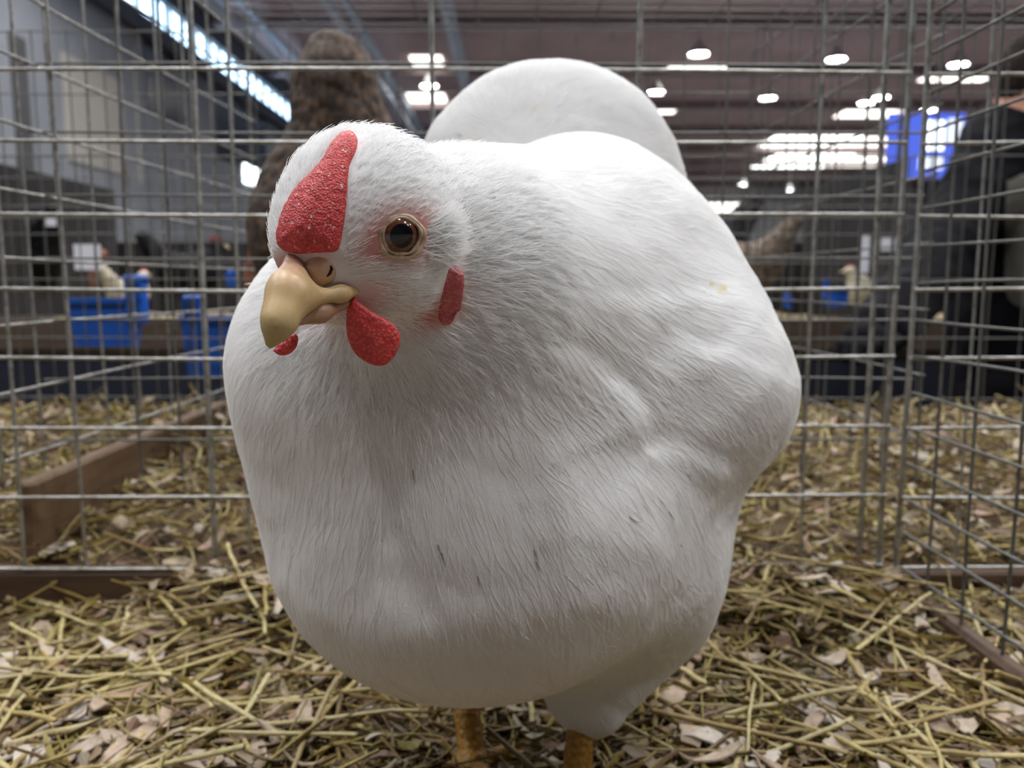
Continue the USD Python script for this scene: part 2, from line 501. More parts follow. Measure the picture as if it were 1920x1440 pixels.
# ------------------------------------------------------------------ the show pens
M_WIRE = mat("galvanised_wire", {
    "tc": ("texture_coordinate", {}),
    "n": ("noise_texture", {"scale": 130.0, "detail": 4.0, "roughness": 0.65}),
    "r": ("rgb_ramp", {"ramp": [(0.3, (.20, .19, .14)), (0.55, (.40, .40, .38)), (0.8, (.52, .52, .52))]}),
    "p": ("principled_bsdf", {"roughness": 0.42, "metallic": 0.75}),
}, [("tc.object", "n.vector"), ("n.fac", "r.fac"), ("r.color", "p.base_color")])
M_WIRE2 = plain("dull_wire", (.15, .15, .14), 0.5, 0.25, 90.0, 0.6)


def planks(name, c1, c2, axis=0):
    sc = [18.0, 18.0, 18.0]
    sc[axis] = 1.6
    return mat(name, {
        "tc": ("texture_coordinate", {}),
        "m": ("mapping", {"scale": tuple(sc)}),
        "n": ("noise_texture", {"scale": 5.0, "detail": 6.0, "roughness": 0.65, "distortion": 0.6}),
        "r": ("rgb_ramp", {"ramp": [(0.3, c1), (0.7, c2)]}),
        "b": ("bump", {"strength": 0.4, "distance": 0.001}),
        "p": ("principled_bsdf", {"roughness": 0.7}),
    }, [("tc.object", "m.vector"), ("m.vector", "n.vector"), ("n.fac", "r.fac"), ("r.color", "p.base_color"), ("n.fac", "b.height"), ("b.normal", "p.normal")])


M_WOOD_X = planks("brown_board", (.040, .020, .010), (.105, .058, .028), 0)
M_WOOD_Y = planks("brown_side_board", (.075, .042, .020), (.165, .098, .048), 1)
M_TABLE = planks("table_ply", (.12, .08, .045), (.24, .17, .10), 0)

Y1, Y2, YF = 0.54, 0.62, 1.08          # our back wall, the other pen's own back wall, that pen's front
X_L, X_R = -.345, .265
Z_TOP = 0.572


def wire(a, b, r=.0013, wob=.0012, n=7, sides=8):
    a, b = np.asarray(a, float), np.asarray(b, float)
    t = np.linspace(0, 1, n)[:, None]
    o = RNG.normal(0, wob, 3)
    o2 = RNG.normal(0, wob * 0.5, 3)
    d = (b - a) / np.linalg.norm(b - a)
    o, o2 = o - d * (o @ d), o2 - d * (o2 @ d)
    return tube(a + (b - a) * t + o * np.sin(math.pi * t) + o2 * np.sin(2 * math.pi * t), r, sides)


def panel(label, wires, mat_, group=None, name="cage_panel"):
    """A welded wire panel: every wire is a part. wires: (a, b, radius)."""
    a0 = np.mean([w[0] for w in wires], 0)
    g = thing(name, label, "cage panel", (a0[0], a0[1], min(min(w[0][2], w[1][2]) for w in wires)), group=group)
    for w in wires:
        part(g, "wire", wire(w[0], w[1], w[2], sides=8 if w[2] > .001 else 6), mat_, True)
    return g


def flat_panel(x0, x1, y0, y1, zs, us, z0, z1, r=.0013, off=.0024, rv=None):
    """Wires for a panel standing on the line (x0, y0)-(x1, y1): level ones at heights zs, upright ones at fractions us."""
    d = np.array([x1 - x0, y1 - y0, 0.0])
    n = np.array([-d[1], d[0], 0]) / np.linalg.norm(d) * off
    w = [((x0, y0, z), (x1, y1, z), r) for z in zs]
    for k, u in enumerate(us):
        p = np.array([x0, y0, 0]) + d * u + n
        w.append((p + [0, 0, z0], p + [0, 0, z1], (rv[k] if rv is not None else r)))
    return w


# our pen's back wall: level wires by their height as seen in the photograph
zs1 = [at(960, y, Y1)[2] for y in (1063, 931, 801, 669, 540, 401, 265, 134)] + [at(960, 134, Y1)[2] + .049 * k for k in (1, 2, 3)]
Z_B1 = zs1[0]
px1 = [8, 128, 380, 448, 816, 1192, 1530, 1645, 1686]
fx1 = lambda px: at(px, 560, Y1)[0]
rv1 = [.0013, .0011, .0022, .0012, .0016, .0017, .0012, .0020, .0020]
SLANT = 0.004                                                      # the right end stands a little further off
panel("galvanised wire back wall of the hen's own pen, behind the white hen",
      flat_panel(X_L - .03, X_R - .004, Y1 - .004, Y1 + SLANT, zs1, [(fx1(p) - X_L + .03) / (X_R - .004 - X_L + .03) for p in px1], Z_B1 - .03, zs1[-1], rv=rv1), M_WIRE)
panel("galvanised wire back wall of the next pen, right of the corner post",
      flat_panel(X_R + .006, .62, Y1 + .002, Y1 + .012, [z - .0015 for z in zs1], [0.0, .12, .27, .42, .57, .72, .87, 1.0], Z_B1 - .03, zs1[-1], rv=[.0020] + [.0010] * 7), M_WIRE)
# the side wall between our pen and the next one on the right
zs3 = [Z_B1 + .001 + .0245 * k for k in range(0, 21)]
panel("close-meshed wire side wall of the hen's pen running forward from the right corner post",
      flat_panel(X_R + .006, X_R + .012, Y1 - .002, .23, zs3, [.10, .23, .36, .49, .62, .75, .88, 1.0], Z_B1 - .02, zs3[-1], r=.0010), M_WIRE2)
# the pen behind, back to back with ours
zs2 = [at(960, y, Y2)[2] for y in (826, 712, 600, 484, 366, 247)] + [at(960, 247, Y2)[2] + .049 * k for k in (1, 2, 3)]
panel("second wire wall a hand behind the hen's pen, back of the rear pen",
      flat_panel(X_L - .02, X_R + .05, Y2, Y2 + .004, zs2, [(at(p, 560, Y2)[0] - X_L + .02) / (X_R + .07 - X_L) for p in (245, 323, 1350, 1523)], zs2[0] - .03, zs2[-1], r=.0010), M_WIRE2)
zsd = [.115 + .052 * k for k in range(9)]
panel("wire side wall of the rear pen on the left, above a brown base board",
      flat_panel(X_L - .012, X_L + .01, Y1 + .012, YF - .01, [.115 + .0475 * k for k in range(11)], [0.0, .09, .17, .27, .38, .50, .62, .75, .88, 1.0], .10, .60, r=.0012), M_WIRE)
panel("wire side wall of the rear pen on the right, beside the dark coat",
      flat_panel(X_R + .062, X_R + .045, Y2 + .01, YF - .01, zsd, [0.0, .13, .26, .40, .55, .70, .85, 1.0], .08, zsd[-1] + .01, r=.0010), M_WIRE2)
zsf = [.085, .165, .245, .325, .405, .485, .563]
for x0, x1, lab in ((-.335, .315, "far wire front of the rear pen, seen behind the hen"), (-1.0, -.345, "far wire front of the pen on the left, behind the blue drinkers"), (.325, 1.0, "far wire front of the pen on the right, before the dark coat")):
    nv = int(round((x1 - x0) / .0464))
    panel(lab, flat_panel(x0, x1, YF - .01 * x0, YF - .01 * x1, zsf, list(np.linspace(0, 1, nv + 1)), .05, .566, r=.0009), M_WIRE2)
panel("wire roof of the rear pen, edge on above the hen",
      [((-.34, y, .569), (.70, y + .006, .566), .0011) for y in np.arange(Y2 + .05, YF + .01, .0287)] + [((x, Y2, .571), (x, YF, .571), .0011) for x in np.linspace(-.34, .70, 15)], M_WIRE2)

# table and boards
tb = thing("trestle_table", "plywood show table under the straw of both pens", "table", (0, .5, -.03))
for k, y in enumerate((-.10, .30, .70)):
    part(tb, "table_board", board((-1.6, y, -.03), (1.6, y + .398, -.002), .002), M_TABLE, False)
for x in (-1.3, 1.3):
    for y in (0, 1.0):
        part(tb, "leg", board((x - .03, y - .03, -.75), (x + .03, y + .03, -.03), .003), M_TABLE, False)
b = thing("base_board", "dark brown board along the foot of the pen's back wall", "board", (0, Y1, 0))
part(b, "plank", board((-.60, Y1 - .004, 0), (.70, Y1 + .012, Z_B1 - .002), .0025), M_WOOD_X, False)
b = thing("base_board", "brown board at the foot of the rear pen's left side wall", "board", (X_L, .8, 0))
part(b, "plank", board((X_L - .012, Y1 + .02, 0), (X_L + .002, YF, .098), .0025), M_WOOD_Y, False)
b = thing("base_board", "dark brown board along the foot of the pen's right side wall", "board", (X_R, .3, 0))
part(b, "plank", board((X_R + .004, .10, 0), (X_R + .016, Y1 - .006, Z_B1 - .010), .0025), M_WOOD_X, False)
# ------------------------------------------------------------------ straw and shavings
M_LITTER = mat("brown_litter", {
    "tc": ("texture_coordinate", {}),
    "n": ("noise_texture", {"scale": 90.0, "detail": 6.0, "roughness": 0.7}),
    "r": ("rgb_ramp", {"ramp": [(0.3, (.035, .022, .010)), (0.55, (.11, .072, .032)), (0.75, (.23, .165, .08))]}),
    "b": ("bump", {"strength": 1.0, "distance": 0.003}),
    "p": ("principled_bsdf", {"roughness": 0.9}),
}, [("tc.object", "n.vector"), ("n.fac", "r.fac"), ("r.color", "p.base_color"), ("n.fac", "b.height"), ("b.normal", "p.normal")])
STRAW_LINKS = [("tc.object", "n.vector"), ("n.fac", "r.fac"), ("r.color", "m.b"), ("m.result", "p.base_color")]
M_STRAW = mat("straw", {
    "a": ("attribute", {"attribute": "tint"}), "tc": ("texture_coordinate", {}),
    "n": ("noise_texture", {"scale": 260.0, "detail": 3.0}),
    "r": ("rgb_ramp", {"ramp": [(0.3, (.72, .70, .66)), (0.65, (1, 1, 1))]}),
    "m": ("mix_color", {"blend_type": "multiply", "fac": 1.0}),
    "p": ("principled_bsdf", {"roughness": 0.5}),
}, STRAW_LINKS + [("a.color", "m.a")])
VARY = {
    "o": ("object_info", {}), "tc": ("texture_coordinate", {}),
    "n": ("noise_texture", {"scale": 260.0, "detail": 3.0}),
    "r": ("rgb_ramp", {"ramp": [(0.3, (.72, .70, .66)), (0.65, (1, 1, 1))]}),
    "m": ("mix_color", {"blend_type": "multiply", "fac": 1.0}),
    "p": ("principled_bsdf", {"roughness": 0.5}),
}
M_STALK = mat("single_straw", {**VARY, "c": ("rgb_ramp", {"ramp": [(0.0, (.30, .20, .07)), (0.35, (.46, .37, .14)), (0.7, (.52, .45, .22)), (1.0, (.24, .155, .06))]})}, STRAW_LINKS + [("o.random", "c.fac"), ("c.color", "m.a")])
M_SHAVING = mat("single_shaving", {**VARY, "c": ("rgb_ramp", {"ramp": [(0.0, (.50, .42, .32)), (0.4, (.44, .32, .22)), (0.7, (.58, .52, .45)), (1.0, (.34, .23, .14))]})}, STRAW_LINKS + [("o.random", "c.fac"), ("c.color", "m.a")])


def bed(x, y):
    """Height of the straw."""
    x, y = np.asarray(x, float), np.asarray(y, float)
    p = np.stack([x * 9, y * 9, np.zeros_like(x)], -1)
    h = .008 + .012 * meshkit.fbm(p, 3, 2)
    rise = smoothstep(.50, .60, y)
    h = h + rise * (.030 + .026 * smoothstep(.6, .85, y))
    heap = smoothstep(-.27, -.18, x) * smoothstep(.30, .22, x) * smoothstep(.44, .53, y)
    h = h + .030 * heap * (1 - rise)
    h = h - .012 * np.exp(-((x + .33) / .06) ** 2 - ((y - .5) / .08) ** 2)
    return np.maximum(h, .004)


gx, gy = np.meshgrid(np.linspace(-1.1, 1.1, 220), np.linspace(.06, 1.075, 110))
gz = bed(gx, gy) - .003
nx_ = gx.shape[1]
ii, jj = np.meshgrid(np.arange(gx.shape[0] - 1), np.arange(nx_ - 1), indexing="ij")
a_ = (ii * nx_ + jj).ravel()
straw_bed = thing("straw_bedding", "deep golden straw and wood shavings bedding over the pen floors", "straw bedding", (0, .55, 0), kind="stuff")
part(straw_bed, "litter", (np.stack([gx, gy, gz], -1).reshape(-1, 3), np.vstack([np.stack([a_, a_ + 1, a_ + nx_ + 1], 1), np.stack([a_, a_ + nx_ + 1, a_ + nx_], 1)])), M_LITTER, True, kind="stuff")

srng = np.random.default_rng(11)


def stalk(L, r, bendy=0.12, n=6, sides=6):
    """A hollow straw: a slightly flattened, bent pipe with a joint."""
    t = np.linspace(0, 1, n)
    y = np.cumsum(np.r_[0, srng.normal(0, bendy / n, n - 1)]) * L
    z = np.cumsum(np.r_[0, srng.normal(0, bendy / n, n - 1)]) * L * 0.6
    p = np.stack([(t - .5) * L, y - y.mean(), z - z.mean()], 1)
    rr = r * (1 - 0.25 * t)
    rr[n // 2] *= 1.12
    m = tube(p, rr, sides, True)
    m.vertices[:, 2] = m.vertices[:, 2] * 0.75
    return m


def ribbon(L, w, curl, twist, n=6, th=.0003):
    """A flat leaf or shaving with thickness, curled along its length and ragged at its ends."""
    t = np.linspace(-.5, .5, n)
    ang = curl * t
    x = np.where(abs(curl) > 1e-3, np.sin(ang) * L / (curl + 1e-9), t * L)
    z = (1 - np.cos(ang)) * L / (curl + 1e-9)
    ww = w * (1 - 0.55 * np.abs(2 * t) ** 2.2) * srng.uniform(.8, 1.1, n)
    tw = twist * t
    L_, R_ = [], []
    c = srng.uniform(-.25, .25)
    for k in range(n):
        d = np.array([0, math.cos(tw[k]), math.sin(tw[k])]) * ww[k] / 2
        o = np.array([x[k], c * L * t[k] ** 2, z[k]])
        L_.append(o - d)
        R_.append(o + d)
    top = np.array(L_ + R_)
    k = np.arange(n - 1)
    f = np.vstack([np.stack([k, k + n, k + n + 1], 1), np.stack([k, k + n + 1, k + 1], 1)])
    v = np.vstack([top + [0, 0, th], top - [0, 0, th]])
    m = 2 * n
    rim = list(range(n)) + list(range(2 * n - 1, n - 1, -1))
    fr = []
    for a, b_ in zip(rim, rim[1:] + rim[:1]):
        fr += [[b_, a, a + m], [b_, a + m, b_ + m]]
    return trimesh.Trimesh(v, np.vstack([f[:, ::-1], f + m, np.array(fr)[:, ::-1]]), process=False)


KINDS = []                                        # (mesh, palette) prototypes of the loose mass
GOLD = [(.32, .23, .055), (.38, .30, .085), (.44, .37, .135), (.22, .14, .035), (.13, .072, .022), (.30, .235, .065), (.17, .105, .036)]
PALE = [(.42, .33, .21), (.36, .255, .155), (.47, .41, .32), (.26, .175, .09), (.33, .205, .135), (.39, .33, .235)]
for k in range(12):
    KINDS.append((stalk(srng.uniform(.028, .095), srng.uniform(.0006, .0015), .10, 6, 5), GOLD))
for k in range(10):
    KINDS.append((ribbon(srng.uniform(.02, .06), srng.uniform(.0016, .0042), srng.uniform(-1.0, 1.0), srng.uniform(-1.6, 1.6)), GOLD))
for k in range(8):
    KINDS.append((ribbon(srng.uniform(.006, .016), srng.uniform(.0010, .0026), srng.uniform(-1.0, 1.0), srng.uniform(-1.6, 1.6), 4), GOLD))
for k in range(14):
    KINDS.append((ribbon(srng.uniform(.007, .024), srng.uniform(.003, .009), srng.uniform(-2.4, 2.4), srng.uniform(-.9, .9), 5), PALE))


def lay(n, x0, x1, y0, y1, up, steep, scale=1.0, kinds=None, near=False):
    """n loose pieces thrown over the bed, as one (vertices, faces, colours)."""
    Vs, Fs, Cs, k0 = [], [], [], 0
    X, Y = srng.uniform(x0, x1, n), y0 + (y1 - y0) * srng.random(n) ** (1.25 if near else 1)
    Z = bed(X, Y) + srng.uniform(0, up, n)
    for i in range(n):
        m, pal = KINDS[srng.integers(len(KINDS)) if kinds is None else kinds[srng.integers(len(kinds))]]
        yaw, pit, rol = srng.uniform(0, TAU), srng.normal(0, steep), srng.uniform(0, TAU) if pal is GOLD else srng.normal(0, .5)
        cy, sy, cp_, sp_, cr, sr = math.cos(yaw), math.sin(yaw), math.cos(pit), math.sin(pit), math.cos(rol), math.sin(rol)
        R = np.array([[cy, -sy, 0], [sy, cy, 0], [0, 0, 1]]) @ np.array([[cp_, 0, sp_], [0, 1, 0], [-sp_, 0, cp_]]) @ np.array([[1, 0, 0], [0, cr, -sr], [0, sr, cr]])
        v = m.vertices @ R.T * (scale * srng.uniform(.7, 1.15))
        v = v + [X[i], Y[i], Z[i] + .001]
        low = v[:, 2].min()
        if low < .0005:
            v[:, 2] += .0005 - low
        Vs.append(v)
        Fs.append(m.faces + k0)
        k0 += len(v)
        c = np.array(pal[srng.integers(len(pal))]) * srng.uniform(.75, 1.1)
        Cs.append(np.repeat(c[None], len(v), 0))
    return np.vstack(Vs), np.vstack(Fs), np.vstack(Cs)


for args in ((9500, -.36, .36, .22, .535, .009, .18, 1.0, None, True), (5200, -.75, .75, .55, .80, .012, .30, 1.1), (3600, -1.05, 1.05, .78, 1.06, .014, .35, 1.25), (1500, .29, .75, .25, .535, .010, .25, 1.0), (700, -.70, -.36, .35, .535, .010, .25, 1.0)):
    v, f, c = lay(*args)
    part(straw_bed, "loose_straw", (v, f), M_STRAW, False, kind="stuff", tint=c)

# straws and shavings that lie on top and can be told apart
protos = []
for k in range(6):
    L = (.060, .075, .09, .11, .05, .085)[k]
    s_ = thing("straw_stalk", "single golden straw lying loose on top of the pen bedding", "straw", (0, 0, 0), group="loose straws on the pen floor")
    part(s_, "stem", stalk(L, (.0014, .0012, .0016, .0015, .0019, .0010)[k], .09, 9, 8), M_STALK, True, local=True)
    protos.append((s_, True))
for k in range(5):
    s_ = thing("wood_shaving", "pale curled wood shaving lying on top of the pen bedding", "wood shaving", (0, 0, 0), group="wood shavings on the pen floor")
    part(s_, "flake", ribbon((.022, .030, .018, .026, .034)[k], (.008, .007, .010, .006, .011)[k], (1.2, -.8, 2.0, .5, -1.6)[k], .5, 8, .0004), M_SHAVING, True, local=True)
    protos.append((s_, False))


def place(i, x, y, yaw, pitch=0.0, roll=0.0, first=[set()]):
    s_, is_stalk = protos[i]
    z = float(bed(x, y)) + (.009 if is_stalk else .008) + .004 * srng.random()
    if i not in first[0]:
        first[0].add(i)
        s_.GetAttribute("xformOp:translate").Set(Gf.Vec3d(x, y, z))
        UsdGeom.Xformable(s_).AddRotateXYZOp().Set(Gf.Vec3f(roll, pitch, yaw))
    else:
        clone(s_, (x, y, z), (roll, pitch, yaw))


n_put = 0
while n_put < 250:
    x, y = srng.uniform(-.34, .34), .30 + .26 * srng.random() ** 1.3
    pj = project(np.array([x, y, .02]))
    if not (-60 < pj[0] < 1980 and pj[1] < 1500) or (abs(x + .003) < .085 and .27 < y < .42):
        continue
    if Y1 - .03 < y < Y1 + .03:
        continue
    i = srng.integers(6) if n_put < 150 else 6 + srng.integers(5)
    place(i, x, y, srng.uniform(0, 360), srng.normal(0, 7), srng.normal(0, 15))
    n_put += 1
for (xa, ya), (xb, yb), i in (((85, 1145), (255, 1215), 1), ((235, 1225), (365, 1180), 4), ((200, 1310), (540, 1205), 3), ((1330, 1260), (1600, 1330), 2), ((1700, 1270), (1850, 1380), 5), ((1280, 1380), (1520, 1435), 2)):
    A_, B_ = at_z(xa, ya, .018), at_z(xb, yb, .018)
    m_ = (A_ + B_) / 2
    place(i, m_[0], m_[1], math.degrees(math.atan2(B_[1] - A_[1], B_[0] - A_[0])))
# a few straws stand up against the wires
for px, py, Yk, hgt, lean in ((95, 745, .70, .05, 20), (200, 735, .75, .055, -35), (272, 725, .80, .06, 25), (305, 720, .84, .05, -20), (1545, 735, .80, .05, -30), (1612, 720, .72, .06, 10), (1802, 745, .85, .03, 15)):
    p_ = at(px, py, Yk)
    clone(protos[4][0], (p_[0], p_[1], float(bed(p_[0], p_[1])) + .018), (0, 90 + lean, 40 * lean), 1.0, "straw standing upright out of the bedding near the wires", "straw", "upright straws by the wires")
# ------------------------------------------------------------------ the hen
M_PLUME = mat("white_plumage", {
    "a": ("attribute", {"attribute": "tint"}),
    "tc": ("texture_coordinate", {}),
    "n": ("noise_texture", {"scale": 900.0, "detail": 3.0, "roughness": 0.6}),
    "m": ("mix_color", {"blend_type": "multiply", "fac": 1.0}),
    "r": ("rgb_ramp", {"ramp": [(0.2, (.93, .93, .92)), (0.8, (1, 1, 1))]}),
    "b": ("bump", {"strength": 0.25, "distance": 0.0006}),
    "p": ("diffuse_bsdf", {"roughness": 0.3}),
}, [("tc.object", "n.vector"), ("n.fac", "r.fac"), ("a.color", "m.a"), ("r.color", "m.b"), ("m.result", "p.color"), ("n.fac", "b.height"), ("b.normal", "p.normal")])
M_HAIR = mat("white_barbs", {
    "d": ("diffuse_bsdf", {"color": (.93, .93, .925)}),
    "t": ("translucent_bsdf", {"color": (.93, .93, .925)}),
    "x": ("mix_closure", {"fac": 0.4}),
}, [("d.BSDF", "x.closure1"), ("t.BSDF", "x.closure2")], surface="x.closure")


def fleshy(name, lo, hi, scale, fleck=0.0, rough=0.5, bump=0.0004):
    nodes = {
        "tc": ("texture_coordinate", {}),
        "v": ("voronoi_texture", {"scale": scale, "randomness": 1.0}),
        "n": ("noise_texture", {"scale": scale * 0.22, "detail": 5.0, "roughness": 0.65}),
        "r": ("rgb_ramp", {"ramp": [(0.0, hi), (0.65, lo)]}),
        "n2": ("noise_texture", {"scale": scale * 0.5, "detail": 2.0}),
        "fr": ("rgb_ramp", {"ramp": [(0.63, (0, 0, 0)), (0.71, (fleck,) * 3)]}),
        "mx": ("mix_color", {"b": (.80, .55, .50)}),
        "m2": ("mix_color", {"blend_type": "multiply", "fac": 0.6}),
        "r2": ("rgb_ramp", {"ramp": [(0.3, (.55, .5, .5)), (0.65, (1, 1, 1))]}),
        "bp": ("bump", {"strength": 0.8, "distance": bump, "invert": True}),
        "p": ("principled_bsdf", {"roughness": rough}),
    }
    return mat(name, nodes, [("tc.object", "v.vector"), ("tc.object", "n.vector"), ("tc.object", "n2.vector"), ("v.distance", "r.fac"), ("n.fac", "r2.fac"), ("r.color", "m2.a"), ("r2.color", "m2.b"),
                             ("n2.fac", "fr.fac"), ("fr.color", "mx.fac"), ("m2.result", "mx.a"), ("mx.result", "p.base_color"), ("v.distance", "bp.height"), ("bp.normal", "p.normal")])


M_COMB = fleshy("red_comb", (.56, .030, .034), (.76, .11, .09), 1900.0, 0.9)
M_WATTLE = fleshy("red_wattle", (.64, .045, .045), (.80, .14, .11), 1100.0, 0.0)
M_LOBE = fleshy("pink_earlobe", (.55, .10, .12), (.68, .25, .25), 900.0, 0.15)
M_BEAK = mat("horn_beak", {
    "a": ("attribute", {"attribute": "tint"}),
    "tc": ("texture_coordinate", {}),
    "n": ("noise_texture", {"scale": 160.0, "detail": 4.0}),
    "r": ("rgb_ramp", {"ramp": [(0.3, (.80, .76, .72)), (0.7, (1, 1, 1))]}),
    "m": ("mix_color", {"blend_type": "multiply", "fac": 1.0}),
    "p": ("principled_bsdf", {"roughness": 0.42}),
}, [("tc.object", "n.vector"), ("n.fac", "r.fac"), ("a.color", "m.a"), ("r.color", "m.b"), ("m.result", "p.base_color")])
M_IRIS = plain("brown_iris", (.11, .032, .015), 0.15, 0.35, 900.0, coat_weight=1.0, coat_roughness=0.03)
M_PUPIL = mat("black_pupil", {"p": ("principled_bsdf", {"base_color": (.004, .004, .005), "roughness": 0.12, "specular_ior_level": 0.35, "coat_weight": 0.35, "coat_roughness": 0.03})})
M_LID = plain("yellow_eyelid", (.46, .34, .23), 0.5, 0.25, 700.0, bump=0.0003)
M_LEG = fleshy("yellow_shank", (.42, .20, .02), (.55, .32, .06), 420.0, 0.0, 0.5, 0.0006)
M_CLAW = plain("horn_claw", (.45, .36, .22), 0.4, 0.15, 300.0)
M_DARKBARB = plain("grey_barb", (.10, .09, .08), 0.8)

V0, F0 = surface_net(hen_f, np.array([-.155, .175, .02]), np.array([.185, .555, .42]), .004)
V0, F0 = trimesh.remesh.subdivide(V0, F0)
for _ in range(2):
    V0 = V0 - hen_f(V0)[:, None] * gradient(hen_f, V0)
N0 = gradient(hen_f, V0)

P_EYE = march(hen_f, 750, 441)
P_BEAK = at(560, 520, .203)
P_HEAD = at(695, 420, .232)


def flow(p, n):
    """Which way the feathers lie."""
    a = p - P_BEAK
    a /= np.linalg.norm(a, axis=-1, keepdims=True)
    b = p - P_HEAD
    dist = np.linalg.norm(b, axis=-1, keepdims=True)
    b = b / dist
    back = np.array([0.25, 0.9, -0.25])
    w = smoothstep(.035, .075, dist)
    wb = smoothstep(0.25, 0.8, n[..., 2:3]) * smoothstep(.05, .12, dist)
    v = a * (1 - w) + w * (b * 0.9 + np.array([0.06, 0.35, -0.45]))
    v = v * (1 - wb) + back * wb
    v = v - n * (v * n).sum(-1, keepdims=True)
    return v / np.maximum(np.linalg.norm(v, axis=-1, keepdims=True), 1e-9)


# soft overlapping feathers: every vertex is raised by the feathers that cover it
from scipy.spatial import cKDTree
rng = np.random.default_rng(3)
perm = rng.permutation(len(V0))
pick, tree0 = [], cKDTree(V0)
taken = np.zeros(len(V0), bool)
dist_head = np.linalg.norm(V0 - P_HEAD, axis=1)
for i in perm:
    if not taken[i]:
        pick.append(i)
        taken[tree0.query_ball_point(V0[i], 0.0085 if dist_head[i] > .06 else .005)] = True
pick = np.array(pick)
A, AN = V0[pick], N0[pick]
AF = flow(A, AN)
AF = AF + 0.18 * rng.normal(size=AF.shape)
AF -= AN * (AF * AN).sum(1, keepdims=True)
AF /= np.linalg.norm(AF, axis=1, keepdims=True)
AS = np.cross(AN, AF)
LIFT = rng.uniform(0.5, 1.3, len(A))
at_tree = cKDTree(A)
D0 = flow(V0, N0)
_, near = at_tree.query(V0, k=14)
q = V0[:, None] - A[near]
la = (q * AF[near]).sum(-1)
lb = (q * AS[near]).sum(-1)
size = np.where(dist_head > .06, .017, .010)[:, None]
inside = 1 - ((la - size * 0.35) / size) ** 2 - (lb / (size * 0.62)) ** 2
height = np.where(inside > 0, LIFT[near] * (0.45 + 0.55 * np.clip(la / size + 0.35, 0, 1.4)) * smoothstep(0, 0.22, inside), 0).max(1)
wing_w = np.exp(-(np.linalg.norm((V0 - at(1270, 690, .34)) / [.075, .2, .055], axis=1) ** 2))
amp = np.where(dist_head > .05, .00025, .0002) + 0.0004 * wing_w
big = meshkit.fbm(V0 * 28.0, 3, 5) - 0.5
front0 = (N0 * (np.array([0, 0, H_CAM]) - V0)).sum(1) > 0
pr0 = project(V0)


def fold(line, lift, fade):
    """Feathers below the line lie over those above it: a soft step, highest at the line."""
    L = shapely.LineString(line)
    pts = shapely.points(pr0)
    s = shapely.line_locate_point(L, pts, normalized=True)
    d = shapely.distance(L, pts)
    a = shapely.line_interpolate_point(L, np.clip(s - .02, 0, 1), normalized=True)
    b = shapely.line_interpolate_point(L, np.clip(s + .02, 0, 1), normalized=True)
    a, b = shapely.get_coordinates(a), shapely.get_coordinates(b)
    side = (b[:, 0] - a[:, 0]) * (pr0[:, 1] - a[:, 1]) - (b[:, 1] - a[:, 1]) * (pr0[:, 0] - a[:, 0])
    ends = smoothstep(0, .25, s) * smoothstep(1, .75, s)
    sd = np.where(side > 0, d, -d)
    return np.where(front0, lift * ends * (np.exp(-(np.maximum(sd, 0) / fade) ** 1.3) * smoothstep(-34, 16, sd) - 0.35 * np.exp(-((sd + 26) / 22) ** 2)), 0)


folds = (fold([(1000, 625), (1085, 680), (1160, 735), (1205, 800), (1215, 850)], .0016, 130) + fold([(1230, 625), (1290, 660), (1360, 672), (1430, 700), (1490, 740)], .0013, 80)
         + fold([(1180, 860), (1260, 850), (1340, 880), (1400, 900)], .0012, 40) + fold([(1100, 560), (1200, 575), (1300, 560), (1400, 580)], .0010, 50))
DISP = folds + height * amp + big * 0.0045 * smoothstep(.05, .12, dist_head)
V1 = V0 + N0 * DISP[:, None]

# skin colour shows round the eye, at the chin and below the ear
proj0 = project(V0)
front = (N0 * (np.array([0, 0, H_CAM]) - V0)).sum(1) > 0
near_head = (dist_head < .062) & front


def spot(px, py, rx, ry, roll=0.0):
    c, s = math.cos(math.radians(roll)), math.sin(math.radians(roll))
    dx, dy = proj0[:, 0] - px, proj0[:, 1] - py
    d = ((dx * c + dy * s) / rx) ** 2 + ((dy * c - dx * s) / ry) ** 2
    return np.where(near_head, np.exp(-d ** 1.5), 0)


skin = np.clip(spot(758, 440, 78, 62) * 1.1 + spot(690, 470, 45, 30, -30) * 0.55 + spot(806, 592, 60, 32, -22) * 1.0 + spot(640, 600, 90, 50) * 0.45 + spot(528, 500, 20, 34) * 0.9 + spot(590, 480, 50, 14) * 0.6 + spot(700, 545, 60, 30) * 0.5, 0, 1)
stain = 0.5 * smoothstep(.62, .75, meshkit.fbm(V0 * 60.0, 3, 9)) * smoothstep(.1, .2, dist_head)
tint = np.array([.835, .833, .824]) * (1 - 0.10 * stain[:, None] * np.array([.4, .6, 1.3]))
tint = tint * (1 - skin[:, None]) + skin[:, None] * np.array([.60, .28, .25])
for px, py, r in ((1352, 545, 9), (1358, 538, 6), (1335, 533, 5)):        # a fleck of straw dust on the wing
    d = np.hypot(proj0[:, 0] - px, proj0[:, 1] - py) / r
    tint = np.where(((d < 1) & front)[:, None], tint * [.9, .82, .55], tint)

hen = thing("hen", "white hen with a red comb standing on straw in the wire pen", "chicken", at_z(1000, 1400, 0.012))
part(hen, "body", (V1, F0), M_PLUME, True, tint=tint)


